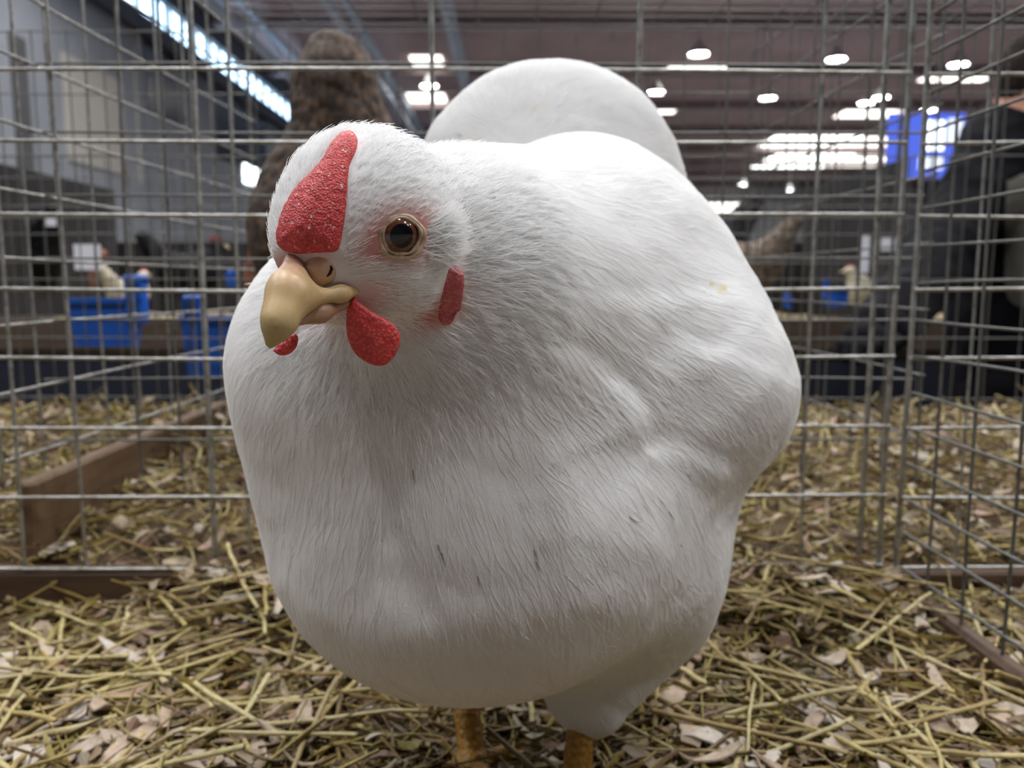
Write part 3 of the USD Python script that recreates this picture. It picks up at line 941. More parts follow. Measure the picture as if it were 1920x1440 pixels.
# ---- raised patches that follow a surface
def pillow(outline, surface, thick, step=5.0, under=0.0012, soft=0.5, rough=0.0, rscale=900.0, seed=1, ramp=None):
    """A cushion over the outline (pixels of the photograph) that lies on surface(px, py) -> points."""
    poly = Polygon(sweep_smooth(list(outline) + [outline[0]], 120)[:-1, :2] if len(outline[0]) == 2 else outline).buffer(0)
    ring = np.array(poly.exterior.segmentize(step).coords)[:-1]
    x0, y0, x1, y1 = poly.bounds
    gx, gy = np.meshgrid(np.arange(x0, x1, step), np.arange(y0, y1, step))
    g = np.stack([gx.ravel(), gy.ravel()], 1) + RNG.uniform(-.15, .15, (gx.size, 2)) * step
    keep = shapely.contains_xy(poly.buffer(-0.6 * step), g[:, 0], g[:, 1])
    P = np.vstack([ring, g[keep]])
    from scipy.spatial import Delaunay
    T = Delaunay(P).simplices
    cen = P[T].mean(1)
    T = T[shapely.contains_xy(poly, cen[:, 0], cen[:, 1])]
    S = surface(P[:, 0], P[:, 1])
    e = 2.0
    sx, sy = surface(P[:, 0] + e, P[:, 1]) - S, surface(P[:, 0], P[:, 1] + e) - S
    n = np.cross(sy, sx)
    n /= np.linalg.norm(n, axis=1, keepdims=True) + 1e-12
    view = np.array([0, 0, H_CAM]) - S
    n = np.where((n * view).sum(1, keepdims=True) < 0, -n, n)
    ed = shapely.distance(shapely.points(P), poly.exterior)
    prof = np.clip(ed / max(ed.max(), 1e-6), 0, 1) ** soft
    h = thick * prof * (1 if ramp is None else ramp(P[:, 0], P[:, 1]))
    if rough:
        h = h + rough * (meshkit.fbm(S * rscale, 3, seed) - 0.5) * smoothstep(0, .25, prof)
    top, bot = S + n * h[:, None], S - n * (under * (0.25 + 0.75 * prof))[:, None]
    k = len(P)
    V = np.vstack([top, bot])
    e2 = np.sort(np.vstack([T[:, [0, 1]], T[:, [1, 2]], T[:, [2, 0]]]), 1)
    F = [T, T[:, ::-1] + k]
    de = np.vstack([T[:, [0, 1]], T[:, [1, 2]], T[:, [2, 0]]])
    _, inv, cnt = np.unique(e2, axis=0, return_inverse=True, return_counts=True)
    b = de[cnt[inv.ravel()] == 1]
    F += [np.stack([b[:, 1], b[:, 0], b[:, 0] + k], 1), np.stack([b[:, 1], b[:, 0] + k, b[:, 1] + k], 1)]
    m = trimesh.Trimesh(V, np.vstack(F), process=False)
    if (m.face_normals[:len(T)] * n[T[:, 0]]).sum(1).mean() < 0:
        m.invert()
    return m


on_head = lambda x, y: march(hen_f, x, y)
COMB = [(661, 250), (671, 262), (668, 284), (658, 306), (654, 328), (652, 362), (649, 395), (644, 428), (638, 458), (628, 472), (595, 474), (560, 476), (533, 468), (523, 446), (529, 410), (545, 374), (565, 346), (596, 315), (612, 292), (626, 268), (643, 253)]
comb = part(hen, "comb", pillow(COMB, on_head, .0042, 3.0, .002, 0.42, .0006, 900.0), M_COMB, True)
LOBE = [(840, 503), (854, 498), (858, 532), (857, 575), (846, 603), (831, 608), (821, 594), (824, 566), (832, 532)]
part(hen, "earlobe", pillow(LOBE, on_head, .0052, 3.0, .002, 0.5, .0008, 500.0), M_LOBE, True, label="pink red earlobe")


def flap(x, y):
    return at(x, y, .2075 + ((x - 700) / 100) ** 2 * .004 + (y - 620) * 2.0e-5)


WATTLE = [(664, 556), (653, 574), (649, 600), (652, 634), (667, 664), (695, 683), (720, 685), (739, 669), (750, 644), (747, 621), (730, 602), (704, 589), (682, 574)]
part(hen, "wattle", pillow(WATTLE, flap, .0016, 3.0, .0016, 0.35, .0006, 700.0), M_WATTLE, True)
part(hen, "wattle", pillow([(512, 658), (526, 640), (542, 626), (558, 630), (556, 650), (542, 664), (524, 666)], lambda x, y: at(x, y, .2135 + (x - 530) * 4e-5), .0015, 3.0, .0015, 0.4), M_WATTLE, True)

# ---- beak
up_f = blend([
    (C((557, 482, .2060, 20), (542, 552, .1957, 32)), .001),
    (C((542, 550, .1958, 34), (523, 603, .1908, 25)), .006),
    (C((523, 603, .1908, 25), (508, 644, .1908, 9)), .005),
    (C((556, 562, .1962, 20), (640, 551, .2040, 12)), .004),
    (C((640, 550, .2040, 13), (692, 541, .2120, 7)), .003),
])
low_f = blend([
    (C((545, 606, .1965, 10), (600, 586, .2012, 14)), .001),
    (C((600, 586, .2012, 14), (682, 555, .2125, 9)), .004),
])
cere_f = blend([(E(603, 501, .2050, 34, 37, .0050, 20), .001), (C((574, 496, .2060, 18), (612, 484, .2070, 20)), .003)])


def beak_tint(v, base, tip, pink):
    p = project(v)
    t = smoothstep(560, 655, p[:, 1] - 0.1 * (p[:, 0] - 540))[:, None]
    c = np.array(base) * (1 - t) + np.array(tip) * t
    w = smoothstep(545, 475, p[:, 1])[:, None] * 0.75
    return c * (1 - w) + np.array(pink) * w


for name, f, b, tp, pk in (("upper_beak", up_f, (.62, .44, .22), (.46, .38, .17), (.60, .36, .28)), ("lower_beak", low_f, (.46, .27, .17), (.48, .34, .18), (.50, .25, .19)), ("nostril_flap", cere_f, (.60, .41, .24), (.56, .38, .22), (.58, .35, .26))):
    lo_, hi_ = at(480, 670, .185), at(720, 440, .22)
    bv, bf = surface_net(f, np.minimum(lo_, hi_) - .004, np.maximum(lo_, hi_) + .006, .0008)
    bp = part(hen, name, (bv, bf), M_BEAK, True, tint=beak_tint(bv, b, tp, pk))
    if name == "nostril_flap":
        nf = blend([(up_f, 0), (cere_f, .001)])
        pts = march(nf, np.array([613., 619, 622, 620]), np.array([519., 512, 504, 498]), .1, .3)
        part(bp, "nostril", tube(pts, [.0002, .00045, .00045, .0002], 8), M_PUPIL, True)

# ---- eye: a ball set in the side of the head, the lid round it
ne = gradient(hen_f, P_EYE[None])[0]
view = np.array([0, 0, H_CAM]) - P_EYE
view /= np.linalg.norm(view)
axis = ne * 0.85 + view * 0.35
axis /= np.linalg.norm(axis)
R_EYE = .0062
c_eye = P_EYE - axis * (R_EYE * 0.66)
fx = np.cross([0, 0, 1.0], axis)
fx /= np.linalg.norm(fx)
fz = np.cross(axis, fx)
FR = np.stack([fx, fz, axis], 1)


def cap(radius, ang, rings=10, sides=40):
    v, f = [[0, 0, radius]], []
    for i in range(1, rings + 1):
        t = ang * i / rings
        v += [[radius * math.sin(t) * math.cos(TAU * j / sides), radius * math.sin(t) * math.sin(TAU * j / sides), radius * math.cos(t)] for j in range(sides)]
    for j in range(sides):
        f.append([0, 1 + j, 1 + (j + 1) % sides])
    for i in range(rings - 1):
        for j in range(sides):
            a, b = 1 + i * sides + j, 1 + i * sides + (j + 1) % sides
            f += [[a, a + sides, b + sides], [a, b + sides, b]]
    return np.array(v) @ FR.T + c_eye, np.array(f)


eye = part(hen, "eye", cap(R_EYE, 2.4, 26), M_IRIS, True, label="dark red brown iris")
part(eye, "pupil", cap(R_EYE + .00012, 0.50, 8), M_PUPIL, True)
lid = []
for ring_r, tube_r, tilt in ((.0049, .00050, 0.0), (.0057, .00075, 0.0)):
    g = np.linspace(0, TAU, 49)
    rr = ring_r * (1 + 0.10 * np.cos(g - 0.4) + 0.03 * np.sin(5 * g))
    pts = np.stack([rr * np.cos(g), rr * 0.92 * np.sin(g) - .0004 - .5 * (ring_r - .005), np.full_like(g, .0043 - (ring_r - .0049) * 0.55)], 1)
    lid.append(tube(pts @ FR.T + c_eye, tube_r * (1 + 0.25 * np.sin(7 * g)), 10, False))
part(hen, "eyelid", join(lid), M_LID, True, label="pale yellow wrinkled eyelid ring")


# ---- legs
def leg_mesh(knee, foot, toes, r0, r1):
    f = [(cone(knee, foot, r0, r1), .004)]
    for tip in toes:
        mid = (np.asarray(foot) * 0.5 + np.asarray(tip) * 0.5) + [0, 0, .004]
        f += [(cone(np.asarray(foot) - [0, 0, .001], mid, r1 * 0.8, r1 * 0.62), .004), (cone(mid, tip, r1 * 0.62, r1 * 0.42), .003)]
    f = blend(f)
    allp = np.vstack([knee, foot, *toes])
    v, fc = surface_net(f, allp.min(0) - .012, allp.max(0) + .012, .002)
    n = gradient(f, v)
    s = np.sin((v[:, 2] + 0.3 * v[:, 1]) * TAU / .0042)
    return v + n * (0.00035 * s)[:, None], fc


for knee, foot, toes in (
    (at(868, 1280, .375), at_z(888, 1432, .018), [at_z(1005, 1425, .008), at_z(930, 1520, .008), at_z(800, 1490, .008), at_z(860, 1385, .010)]),
    (at(1090, 1340, .335), at_z(1078, 1500, .018), [at_z(1190, 1530, .008), at_z(1080, 1640, .008), at_z(960, 1590, .008), at_z(1090, 1430, .010)]),
):
    lg = part(hen, "leg", leg_mesh(knee, foot, toes, .0062, .0062), M_LEG, True, label="yellow scaly leg")
    for t in toes[:3]:
        d = t - foot
        d /= np.linalg.norm(d)
        part(lg, "claw", tube([t - d * .002, t + d * .005 + [0, 0, .001], t + d * .010 - [0, 0, .003]], [.0024, .0018, .0004], 8), M_CLAW, True)


# ---- barbs: fine strands that lie along the feathers
def strands(parent, name, roots, nrm, d, length, lift, width, mat_, segs=4, curl=0.15, label=None):
    n = len(roots)
    s = np.linspace(0, 1, segs)[None, :, None]
    L = length[:, None, None]
    side = np.cross(nrm, d)
    bend = rng.normal(0, curl, n)[:, None, None]
    lf = np.tan(lift)[:, None, None]
    P = roots[:, None] + L * (d[:, None] * s + side[:, None] * bend * s ** 2)
    for _ in range(2):                                              # each strand keeps to the curve of the body
        dq, iq = tree0.query(P.reshape(-1, 3), k=3)
        wq = 1 / (dq + 1e-4)
        h0 = ((DISP[iq] * wq).sum(1) / wq.sum(1)).reshape(P.shape[:2])
        P = P - (hen_f(P) - h0)[..., None] * gradient(hen_f, P)
    P = P + L * nrm[:, None] * (lf * s * (1.25 - 0.45 * s) - 0.004)
    c = UsdGeom.BasisCurves.Define(stage, numbered(str(parent.GetPath()), name))
    c.CreateTypeAttr("linear")
    c.CreateWrapAttr("nonperiodic")
    c.CreateCurveVertexCountsAttr(Vt.IntArray.FromNumpy(np.full(n, segs, np.int32)))
    c.CreatePointsAttr(Vt.Vec3fArray.FromNumpy((P.reshape(-1, 3) - origin(parent)).astype(np.float32)))
    w = width[:, None] * (1 - 0.75 * np.linspace(0, 1, segs) ** 1.5)[None]
    c.CreateWidthsAttr(Vt.FloatArray.FromNumpy(w.ravel().astype(np.float32)))
    c.SetWidthsInterpolation("vertex")
    UsdShade.MaterialBindingAPI.Apply(c.GetPrim()).Bind(mat_)
    return tag(c, label, kind="stuff")


areas = np.linalg.norm(np.cross(V1[F0[:, 1]] - V1[F0[:, 0]], V1[F0[:, 2]] - V1[F0[:, 0]]), axis=1) / 2
fc = V1[F0].mean(1)
dh = np.linalg.norm(fc - P_HEAD, axis=1)


def scatter(n, weight):
    p = areas * weight
    i = rng.choice(len(F0), n, p=p / p.sum())
    u, v = rng.random(n), rng.random(n)
    k = u + v > 1
    u[k], v[k] = 1 - u[k], 1 - v[k]
    w = np.stack([1 - u - v, u, v], 1)[..., None]
    nn = (N0[F0[i]] * w).sum(1)
    return (V1[F0[i]] * w).sum(1), nn / np.linalg.norm(nn, axis=1, keepdims=True), (skin[F0[i]] * w[..., 0]).sum(1)


comb_p, lobe_p = Polygon(COMB), Polygon(LOBE)
beak_p = Polygon([(523, 470), (640, 470), (645, 520), (700, 535), (705, 552), (640, 575), (560, 625), (500, 660), (495, 600)])


def clear(roots, nn, d, L):
    """Keeps strands off the bare parts of the face."""
    pj, pt = project(roots), project(roots + d * (L * 0.7)[:, None])
    fr = (nn * (np.array([0, 0, H_CAM]) - roots)).sum(1) > 0
    bad = np.zeros(len(roots), bool)
    for poly, b in ((comb_p, 0), (lobe_p, 6), (beak_p, 3)):
        for q_ in (pj, pt):
            bad |= shapely.contains_xy(poly.buffer(b), q_[:, 0], q_[:, 1]) & (roots[:, 1] < P_HEAD[1] + .02)
    for q_, k in ((pj, 46), (pt, 40)):
        bad |= (np.hypot(q_[:, 0] - 752, q_[:, 1] - 442) < k) & fr & (roots[:, 1] < P_HEAD[1] + .03)
    return ~bad


r_, n_, sk = scatter(25000, smoothstep(.075, .045, dh))
d_ = flow(r_, n_) + 0.16 * rng.normal(size=r_.shape)
d_ -= n_ * (d_ * n_).sum(1, keepdims=True)
d_ /= np.linalg.norm(d_, axis=1, keepdims=True)
face = np.linalg.norm(r_ - P_EYE, axis=1)
face = np.minimum(face, np.linalg.norm(r_ - P_BEAK, axis=1) * 0.8)
L_ = rng.uniform(.6, 1.2, len(r_)) * (.0028 + .0055 * smoothstep(.008, .035, face))
ok = clear(r_, n_, d_, L_) & (rng.random(len(r_)) > 0.9 * sk)
strands(hen, "head_feathers", r_[ok], n_[ok], d_[ok], L_[ok], np.radians(rng.uniform(4, 22, ok.sum())), rng.uniform(.00014, .00028, ok.sum()), M_HAIR)

tuft = np.linalg.norm(fc - march(hen_f, 822, 448), axis=1)
r_, n_, sk = scatter(900, smoothstep(.0075, .003, tuft))
d_ = flow(r_, n_) + 0.25 * rng.normal(size=r_.shape) + [0, 0, -.25]
d_ -= n_ * (d_ * n_).sum(1, keepdims=True)
d_ /= np.linalg.norm(d_, axis=1, keepdims=True)
L_ = rng.uniform(.006, .011, len(r_))
ok = clear(r_, n_, d_, L_)
strands(hen, "ear_tuft", r_[ok], n_[ok], d_[ok], L_[ok], np.radians(rng.uniform(10, 32, ok.sum())), rng.uniform(.00014, .00024, ok.sum()), M_HAIR)
r_, n_, sk = scatter(36000, smoothstep(.055, .085, dh))
d_ = flow(r_, n_) + 0.13 * rng.normal(size=r_.shape)
d_ -= n_ * (d_ * n_).sum(1, keepdims=True)
d_ /= np.linalg.norm(d_, axis=1, keepdims=True)
L_ = rng.uniform(.010, .024, len(r_))
ok = clear(r_, n_, d_, L_)
strands(hen, "body_feathers", r_[ok], n_[ok], d_[ok], L_[ok], np.radians(rng.uniform(0.4, 1.9, ok.sum())), rng.uniform(.00009, .00019, ok.sum()), M_HAIR)
px_ = np.array([[822, 1020], [828, 1036], [1000, 1030], [1004, 1052], [1176, 968], [1250, 958], [895, 1078], [775, 880], [868, 256]], float)
r_ = march(hen_f, px_[:, 0], px_[:, 1])
n_ = gradient(hen_f, r_)
strands(hen, "dark_barbs", r_ + n_ * .001, n_, flow(r_, n_), np.full(len(r_), .005), np.full(len(r_), .12), np.full(len(r_), .0003), M_DARKBARB, label="few thin dark barbs on the breast")
# ------------------------------------------------------------------ the rest of the show: the next row of pens, drinkers, birds, a visitor
M_BLUE = plain("blue_plastic", (.012, .10, .48), 0.35, 0.12, 12.0)
M_CARD = plain("white_card", (.75, .75, .80), 0.7, 0.04, 8.0)
M_NAVY = plain("navy_table_cloth", (.010, .012, .024), 0.85, 0.3, 5.0, bump=0.002)
M_DARKBACK = plain("dark_back_board", (.032, .030, .030), 0.8, 0.3, 6.0, specular_ior_level=0.15)
M_BOARD2 = planks("row_board", (.045, .028, .016), (.09, .058, .032), 0)
M_COAT = plain("black_coat", (.004, .004, .006), 0.9, 0.4, 25.0, bump=0.001, specular_ior_level=0.1)
M_OLIVE = plain("olive_waistcoat", (.085, .080, .065), 0.9, 0.2, 40.0, bump=0.001)
M_SKIN = mat("skin", {"p": ("principled_bsdf", {"base_color": (.45, .24, .17), "roughness": 0.5})})
M_HAIRDARK = plain("dark_hair", (.018, .011, .008), 0.8, 0.4, 60.0, specular_ior_level=0.15)
M_REDCOMB = plain("bird_comb", (.38, .03, .03), 0.6, 0.2, 90.0)
M_YLEG = plain("bird_leg", (.40, .24, .06), 0.6, 0.2, 90.0)


def speckle(name, dark, light, scale):
    return mat(name, {
        "tc": ("texture_coordinate", {}),
        "m": ("mapping", {"scale": (1.0, 1.0, .55)}),
        "v": ("voronoi_texture", {"scale": scale, "feature": "f1", "randomness": 1.0}),
        "n": ("noise_texture", {"scale": scale * 1.3, "detail": 4.0, "roughness": 0.7}),
        "x": ("math", {"math_type": "multiply", "value2": 1.0}),
        "r": ("rgb_ramp", {"ramp": [(0.12, light), (0.30, dark), (0.42, tuple(np.array(light) * .6))]}),
        "p": ("principled_bsdf", {"roughness": 0.75}),
    }, [("tc.object", "m.vector"), ("m.vector", "v.vector"), ("m.vector", "n.vector"), ("v.distance", "x.value1"), ("n.fac", "x.value2"), ("x.value", "r.fac"), ("r.color", "p.base_color")])


M_BROWN = speckle("brown_speckled_plumage", (.018, .011, .007), (.115, .066, .036), 110.0)
M_BROWN2 = speckle("tawny_speckled_plumage", (.05, .034, .024), (.20, .14, .09), 60.0)
M_BLACK = plain("black_plumage", (.006, .006, .007), 0.7, 0.4, 60.0, specular_ior_level=0.15)
M_CREAMB = plain("cream_plumage", (.55, .50, .38), 0.8, 0.15, 40.0)
M_RUST = plain("rust_plumage", (.20, .07, .035), 0.7, 0.3, 40.0)


def bird(name, label, loc, yaw, s, plume, comb=True, tail=1.0, head=1.0):
    """A standing fowl: s is its height in metres at the back; the beak points along +x before the turn by yaw."""
    t_ = thing(name, label, "chicken", loc)
    c, s_ = math.cos(math.radians(yaw)), math.sin(math.radians(yaw))
    R = np.array([[c, -s_, 0], [s_, c, 0], [0, 0, 1.0]])
    k = s / .30
    f = blend([
        (ellipsoid((0, 0, .20), (.125, .085, .09)), .01),
        (ellipsoid((.06, 0, .19), (.075, .08, .09)), .04),
        (cone((.08, 0, .22), (.125, 0, .315 * head), .058, .030), .05),
        (ellipsoid((.135, 0, .325 * head), (.036, .027, .028)), .015),
        (cone((-.08, 0, .24), (-.165, 0, .24 + .12 * tail), .062, .030), .04),
        (ellipsoid((0, .035, .125), (.05, .035, .055)), .03), (ellipsoid((0, -.035, .125), (.05, .035, .055)), .03),
    ])
    v, fc = surface_net(f, np.array([-.24, -.14, .05]), np.array([.21, .14, .42]), .011)
    v, fc = trimesh.remesh.subdivide(v, fc)
    for _ in range(2):
        v = v - f(v)[:, None] * gradient(f, v)
    n = gradient(f, v)
    v = v + n * ((meshkit.fbm(v * 70, 3, 4) - .5) * .009)[:, None]
    put = lambda q: np.asarray(q, float) * k @ R.T + loc
    part(t_, "body", (put(v), fc), plume, True)
    hz = .325 * head
    part(t_, "beak", tube(put([(.160, 0, hz), (.180, 0, hz - .004), (.192, 0, hz - .012)]), np.array([.010, .007, .002]) * k, 8), M_CLAW, True)
    if comb:
        pts = [(.165, .020), (.158, .036), (.148, .030), (.141, .046), (.132, .036), (.122, .046), (.112, .034), (.102, .030), (.108, .016), (.14, .012)]
        m = trimesh.creation.extrude_polygon(Polygon([(a, hz + b) for a, b in pts]).buffer(0), .007, engine="earcut")
        q = np.stack([m.vertices[:, 0], m.vertices[:, 2] - .0035, m.vertices[:, 1]], 1)
        part(t_, "comb", (put(q), m.faces), M_REDCOMB, False)
    for sd in (-1, 1):
        part(t_, "eye", trimesh.Trimesh(put(trimesh.creation.icosphere(1, .005).vertices + [.148, sd * .0245, hz + .006]), trimesh.creation.icosphere(1, .005).faces), M_PUPIL, True)
        fo = blend([(cone((0, sd * .04, .10), (.01, sd * .04, .012), .011, .010), .004)] + [(cone((.01, sd * .04, .010), (.01 + .06 * math.cos(a), sd * .04 + .06 * math.sin(a), .007), .009, .006), .006) for a in (0, .6, -.6, math.pi)])
        lv, lf = surface_net(fo, np.array([-.07, sd * .04 - .06, -.005]), np.array([.09, sd * .04 + .06, .115]), .006)
        part(t_, "leg", (put(lv), lf), M_YLEG, True)
    return t_


# the brown hen in the rear pen, seen from behind with its tail up
p_ = at(636, 400, .86)
bz = float(bed(p_[0], p_[1]))
tail_top = at(640, 62, .84)
bh = thing("brown_hen", "dark brown speckled hen with raised tail behind the white hen's head", "chicken", (p_[0], p_[1], bz))
X0, ZT = p_[0], tail_top[2]
fb = blend([
    (ellipsoid((X0 + .006, .90, bz + .20), (.080, .12, .10)), .01),
    (cone((X0 - .004, .86, bz + .235), (X0 + .006, .835, ZT - .055), .076, .030), .05),
    (ellipsoid((X0 + .004, .835, ZT - .055), (.038, .022, .055)), .03),
    (ellipsoid((X0 + .03, .85, bz + .25), (.055, .05, .085)), .04), (ellipsoid((X0 - .026, .86, bz + .23), (.055, .05, .08)), .04),
    (cone((X0 - .02, .97, bz + .24), (X0 - .05, 1.015, bz + .33), .055, .028), .05), (ellipsoid((X0 - .055, 1.025, bz + .335), (.026, .034, .027)), .015),
    (ellipsoid((X0 + .04, .90, bz + .11), (.04, .055, .06)), .04), (ellipsoid((X0 - .04, .90, bz + .11), (.04, .055, .06)), .04),
])
v, fc = surface_net(fb, np.array([X0 - .13, .76, bz + .03]), np.array([X0 + .13, 1.075, ZT + .02]), .008)
v, fc = trimesh.remesh.subdivide(v, fc)
v = v - fb(v)[:, None] * gradient(fb, v)
n = gradient(fb, v)
sc_ = np.random.default_rng(5).permutation(len(v))[:900]
dd, nn_ = cKDTree(v[sc_]).query(v, k=2)
v = v + n * (.0018 * smoothstep(0, .006, dd[:, 1] - dd[:, 0]) + (meshkit.fbm(v * 60, 3, 8) - .5) * .004)[:, None]
part(bh, "body", (v, fc), M_BROWN, True)
part(bh, "beak", tube([(X0 - .06, 1.052, bz + .335), (X0 - .062, 1.066, bz + .330), (X0 - .064, 1.074, bz + .322)], [.010, .007, .002], 8), M_CLAW, True)
cm = trimesh.creation.extrude_polygon(Polygon([(1.00, .355), (1.005, .378), (1.015, .365), (1.022, .388), (1.032, .368), (1.040, .382), (1.050, .352)]), .006, engine="earcut")
part(bh, "comb", (np.stack([X0 - .058 + cm.vertices[:, 2], cm.vertices[:, 0], bz + cm.vertices[:, 1]], 1), cm.faces), M_REDCOMB, False)
for sd in (-1, 1):
    part(bh, "leg", tube([(X0 + sd * .04, .90, bz + .10), (X0 + sd * .04, .905, bz + .03), (X0 + sd * .04, .89, bz - .004)], [.010, .009, .009], 8), M_YLEG, True)

# blue drinkers hooked on the far wire front
def drinker(label, px0, px1, py0, py1, Y, tower_px, tower_top, out=1):
    a_, b_ = at(px0, py1, Y), at(px1, py0, Y)
    w, h = (b_[0] - a_[0]) / 2, b_[2] - a_[2]
    cx = (a_[0] + b_[0]) / 2
    t_ = thing("blue_drinker", label, "drinker", (cx, Y, a_[2]))
    ang = np.linspace(0, math.pi, 22)
    prof = [(w * math.cos(g), out * w * .72 * math.sin(g)) for g in ang]
    sh = Polygon(prof)
    out_ = trimesh.creation.extrude_polygon(sh, h, engine="earcut")
    v_ = out_.vertices.copy()
    v_[:, :2] *= (0.86 + 0.14 * v_[:, 2:3] / h)
    rim = trimesh.creation.extrude_polygon(sh.buffer(.004).difference(sh.buffer(-.004)), .007, engine="earcut")
    water = trimesh.creation.extrude_polygon(sh.buffer(-.004), .002, engine="earcut")
    part(t_, "tub", trimesh.Trimesh(v_ + [cx, Y, a_[2]], out_.faces), M_BLUE, 40)
    part(t_, "rim", trimesh.Trimesh(rim.vertices + [cx, Y, a_[2] + h - .002], rim.faces), M_BLUE, False)
    part(t_, "water", trimesh.Trimesh(water.vertices + [cx, Y, a_[2] + h + .0005], water.faces), M_NAVYGLASS, False)
    tp = at((tower_px[0] + tower_px[1]) / 2, tower_top, Y)
    tw = (tower_px[1] - tower_px[0]) / FPX * Y / 2
    part(t_, "hook_post", join([board((tp[0] - tw, Y - .004, a_[2] + h * .5), (tp[0] - tw * .25, Y + .018, tp[2]), .003), board((tp[0] + tw * .25, Y - .004, a_[2] + h * .5), (tp[0] + tw, Y + .018, tp[2]), .003), board((tp[0] - tw, Y - .006, tp[2] - .012), (tp[0] + tw, Y + .022, tp[2] + .002), .003)]), M_BLUE, False)
    return t_


drinker("blue plastic drinker on the left, hooked high on the far wire", 132, 264, 566, 650, YF + .030, (232, 266), 518)
drinker("larger blue plastic drinker beside the white hen's breast", 344, 470, 600, 706, YF + .024, (343, 374), 556)

# the row of pens across the aisle
YR = 2.35
row = thing("row_table", "long table of pens across the aisle under a navy cloth", "table", (0, YR + .4, 0))
part(row, "table_board", board((-5, YR, .02), (5, YR + .85, .05), .004), M_BOARD2, False)
part(row, "cloth", bx((-5, YR + .005, -.75), (5, YR + .02, .02)), M_NAVY, False)
part(row, "front_board", board((-5, YR - .02, .045), (5, YR + .0, .135), .004), M_BOARD2, False)
part(row, "back_board", board((-5, YR + .85, .05), (5, YR + .87, .40), .004), M_DARKBACK, False)
rs = thing("row_straw", "straw bedding in the pens across the aisle", "straw bedding", (0, YR + .4, .05), kind="stuff")
g2x, g2y = np.meshgrid(np.linspace(-4.9, 4.9, 260), np.linspace(YR + .005, YR + .84, 24))
g2z = .095 + .05 * meshkit.fbm(np.stack([g2x * 14, g2y * 14, g2x * 0], -1), 3, 6)
ii, jj = np.meshgrid(np.arange(23), np.arange(259), indexing="ij")
a_ = (ii * 260 + jj).ravel()
part(rs, "litter", (np.stack([g2x, g2y, g2z], -1).reshape(-1, 3), np.vstack([np.stack([a_, a_ + 1, a_ + 261], 1), np.stack([a_, a_ + 261, a_ + 260], 1)])), plain("far_straw", (.26, .20, .10), 0.8, 0.5, 60.0, bump=0.004), True, kind="stuff")
for k in range(-5, 5):
    x0, x1 = k * .9 + .25, k * .9 + 1.14
    nm = ("first", "second", "third", "fourth", "fifth", "sixth", "seventh", "eighth", "ninth", "tenth")[k + 5]
    panel(f"wire front of the {nm} pen from the left across the aisle", flat_panel(x0, x1, YR + .01, YR + .01, [.14, .22, .30, .38, .46, .54, .60], list(np.linspace(0, 1, 15)), .10, .60, r=.0016), M_WIRE2, "pen fronts across the aisle", "cage_panel")
    part_ = thing("pen_divider", f"grey board between pens across the aisle, left of the {nm} pen", "divider", (x0 - .005, YR + .4, .1), group="pen dividers across the aisle")
    part(part_, "sheet", board((x0 - .009, YR + .03, .09), (x0 - .001, YR + .84, .60), .002), M_DARKBACK, False)


def on_row(px, py, Y):
    p = at(px, py, Y)
    return (p[0], Y, float(.105))


def fit(px, py_top, Y):
    """Bird size so that its back or head reaches the pixel row."""
    return at(px, py_top, Y)[2] - .105


bird("black_hen", "black hen far left across the aisle, comb at the picture's edge", on_row(18, 0, YR + .35), 150, .30, M_BLACK)
bird("black_hen", "black hen across the aisle between the two blue drinkers", on_row(322, 0, YR + .62), 20, .25, M_BLACK)
bird("rust_hen", "rust brown hen across the aisle above the first blue drinker", on_row(95, 0, YR + .62), 200, .20, M_RUST)
bird("cream_hen", "cream hen across the aisle beside the pale card", on_row(205, 0, YR + .30), 60, .15, M_CREAMB)
bird("rust_hen", "small reddish hen across the aisle left of the white hen's comb", on_row(470, 0, YR + .5), 100, .22, M_RUST)
bird("tawny_hen", "tawny speckled hen across the aisle right of the white hen's back", on_row(1412, 0, YR + .24), 165, .27, M_BROWN2)
bird("black_hen", "black hen whose head shows beside the white hen's rump", on_row(1330, 0, YR + .66), 190, .36, M_BLACK)
bird("cream_hen", "cream hen across the aisle near the dark coat", on_row(1666, 0, YR + .25), 170, .16, M_CREAMB)
for lab, px0, px1, py0, py1 in (("pale card hung on the pens across the aisle above the first drinker", 140, 187, 458, 506), ("white card far left of the hen at comb height across the aisle", 86, 104, 408, 424), ("tall white card across the aisle beside the corner post", 1608, 1632, 442, 512), ("wide white card across the aisle left of the dark coat", 1652, 1690, 446, 470)):
    a_, b_ = at(px0, py1, YR - .004), at(px1, py0, YR - .004)
    t_ = thing("pen_card", lab, "card", (a_[0], YR - .004, a_[2]))
    part(t_, "sheet", bx((a_[0], YR - .003, a_[2]), (b_[0], YR - .001, b_[2])), M_CARD, False)
for lab, px0, px1, py0, py1 in (("small blue drinker across the aisle above the larger drinker", 424, 446, 508, 536), ("blue drinker across the aisle left of the dark coat", 1545, 1592, 524, 574), ("smallest blue drinker across the aisle, close to the hen's wing", 1470, 1486, 552, 578)):
    drinker(lab, px0, px1, py0 + (py1 - py0) * .4, py1, YR - .024, (px0 + 2, px0 + 12), py0, -1)

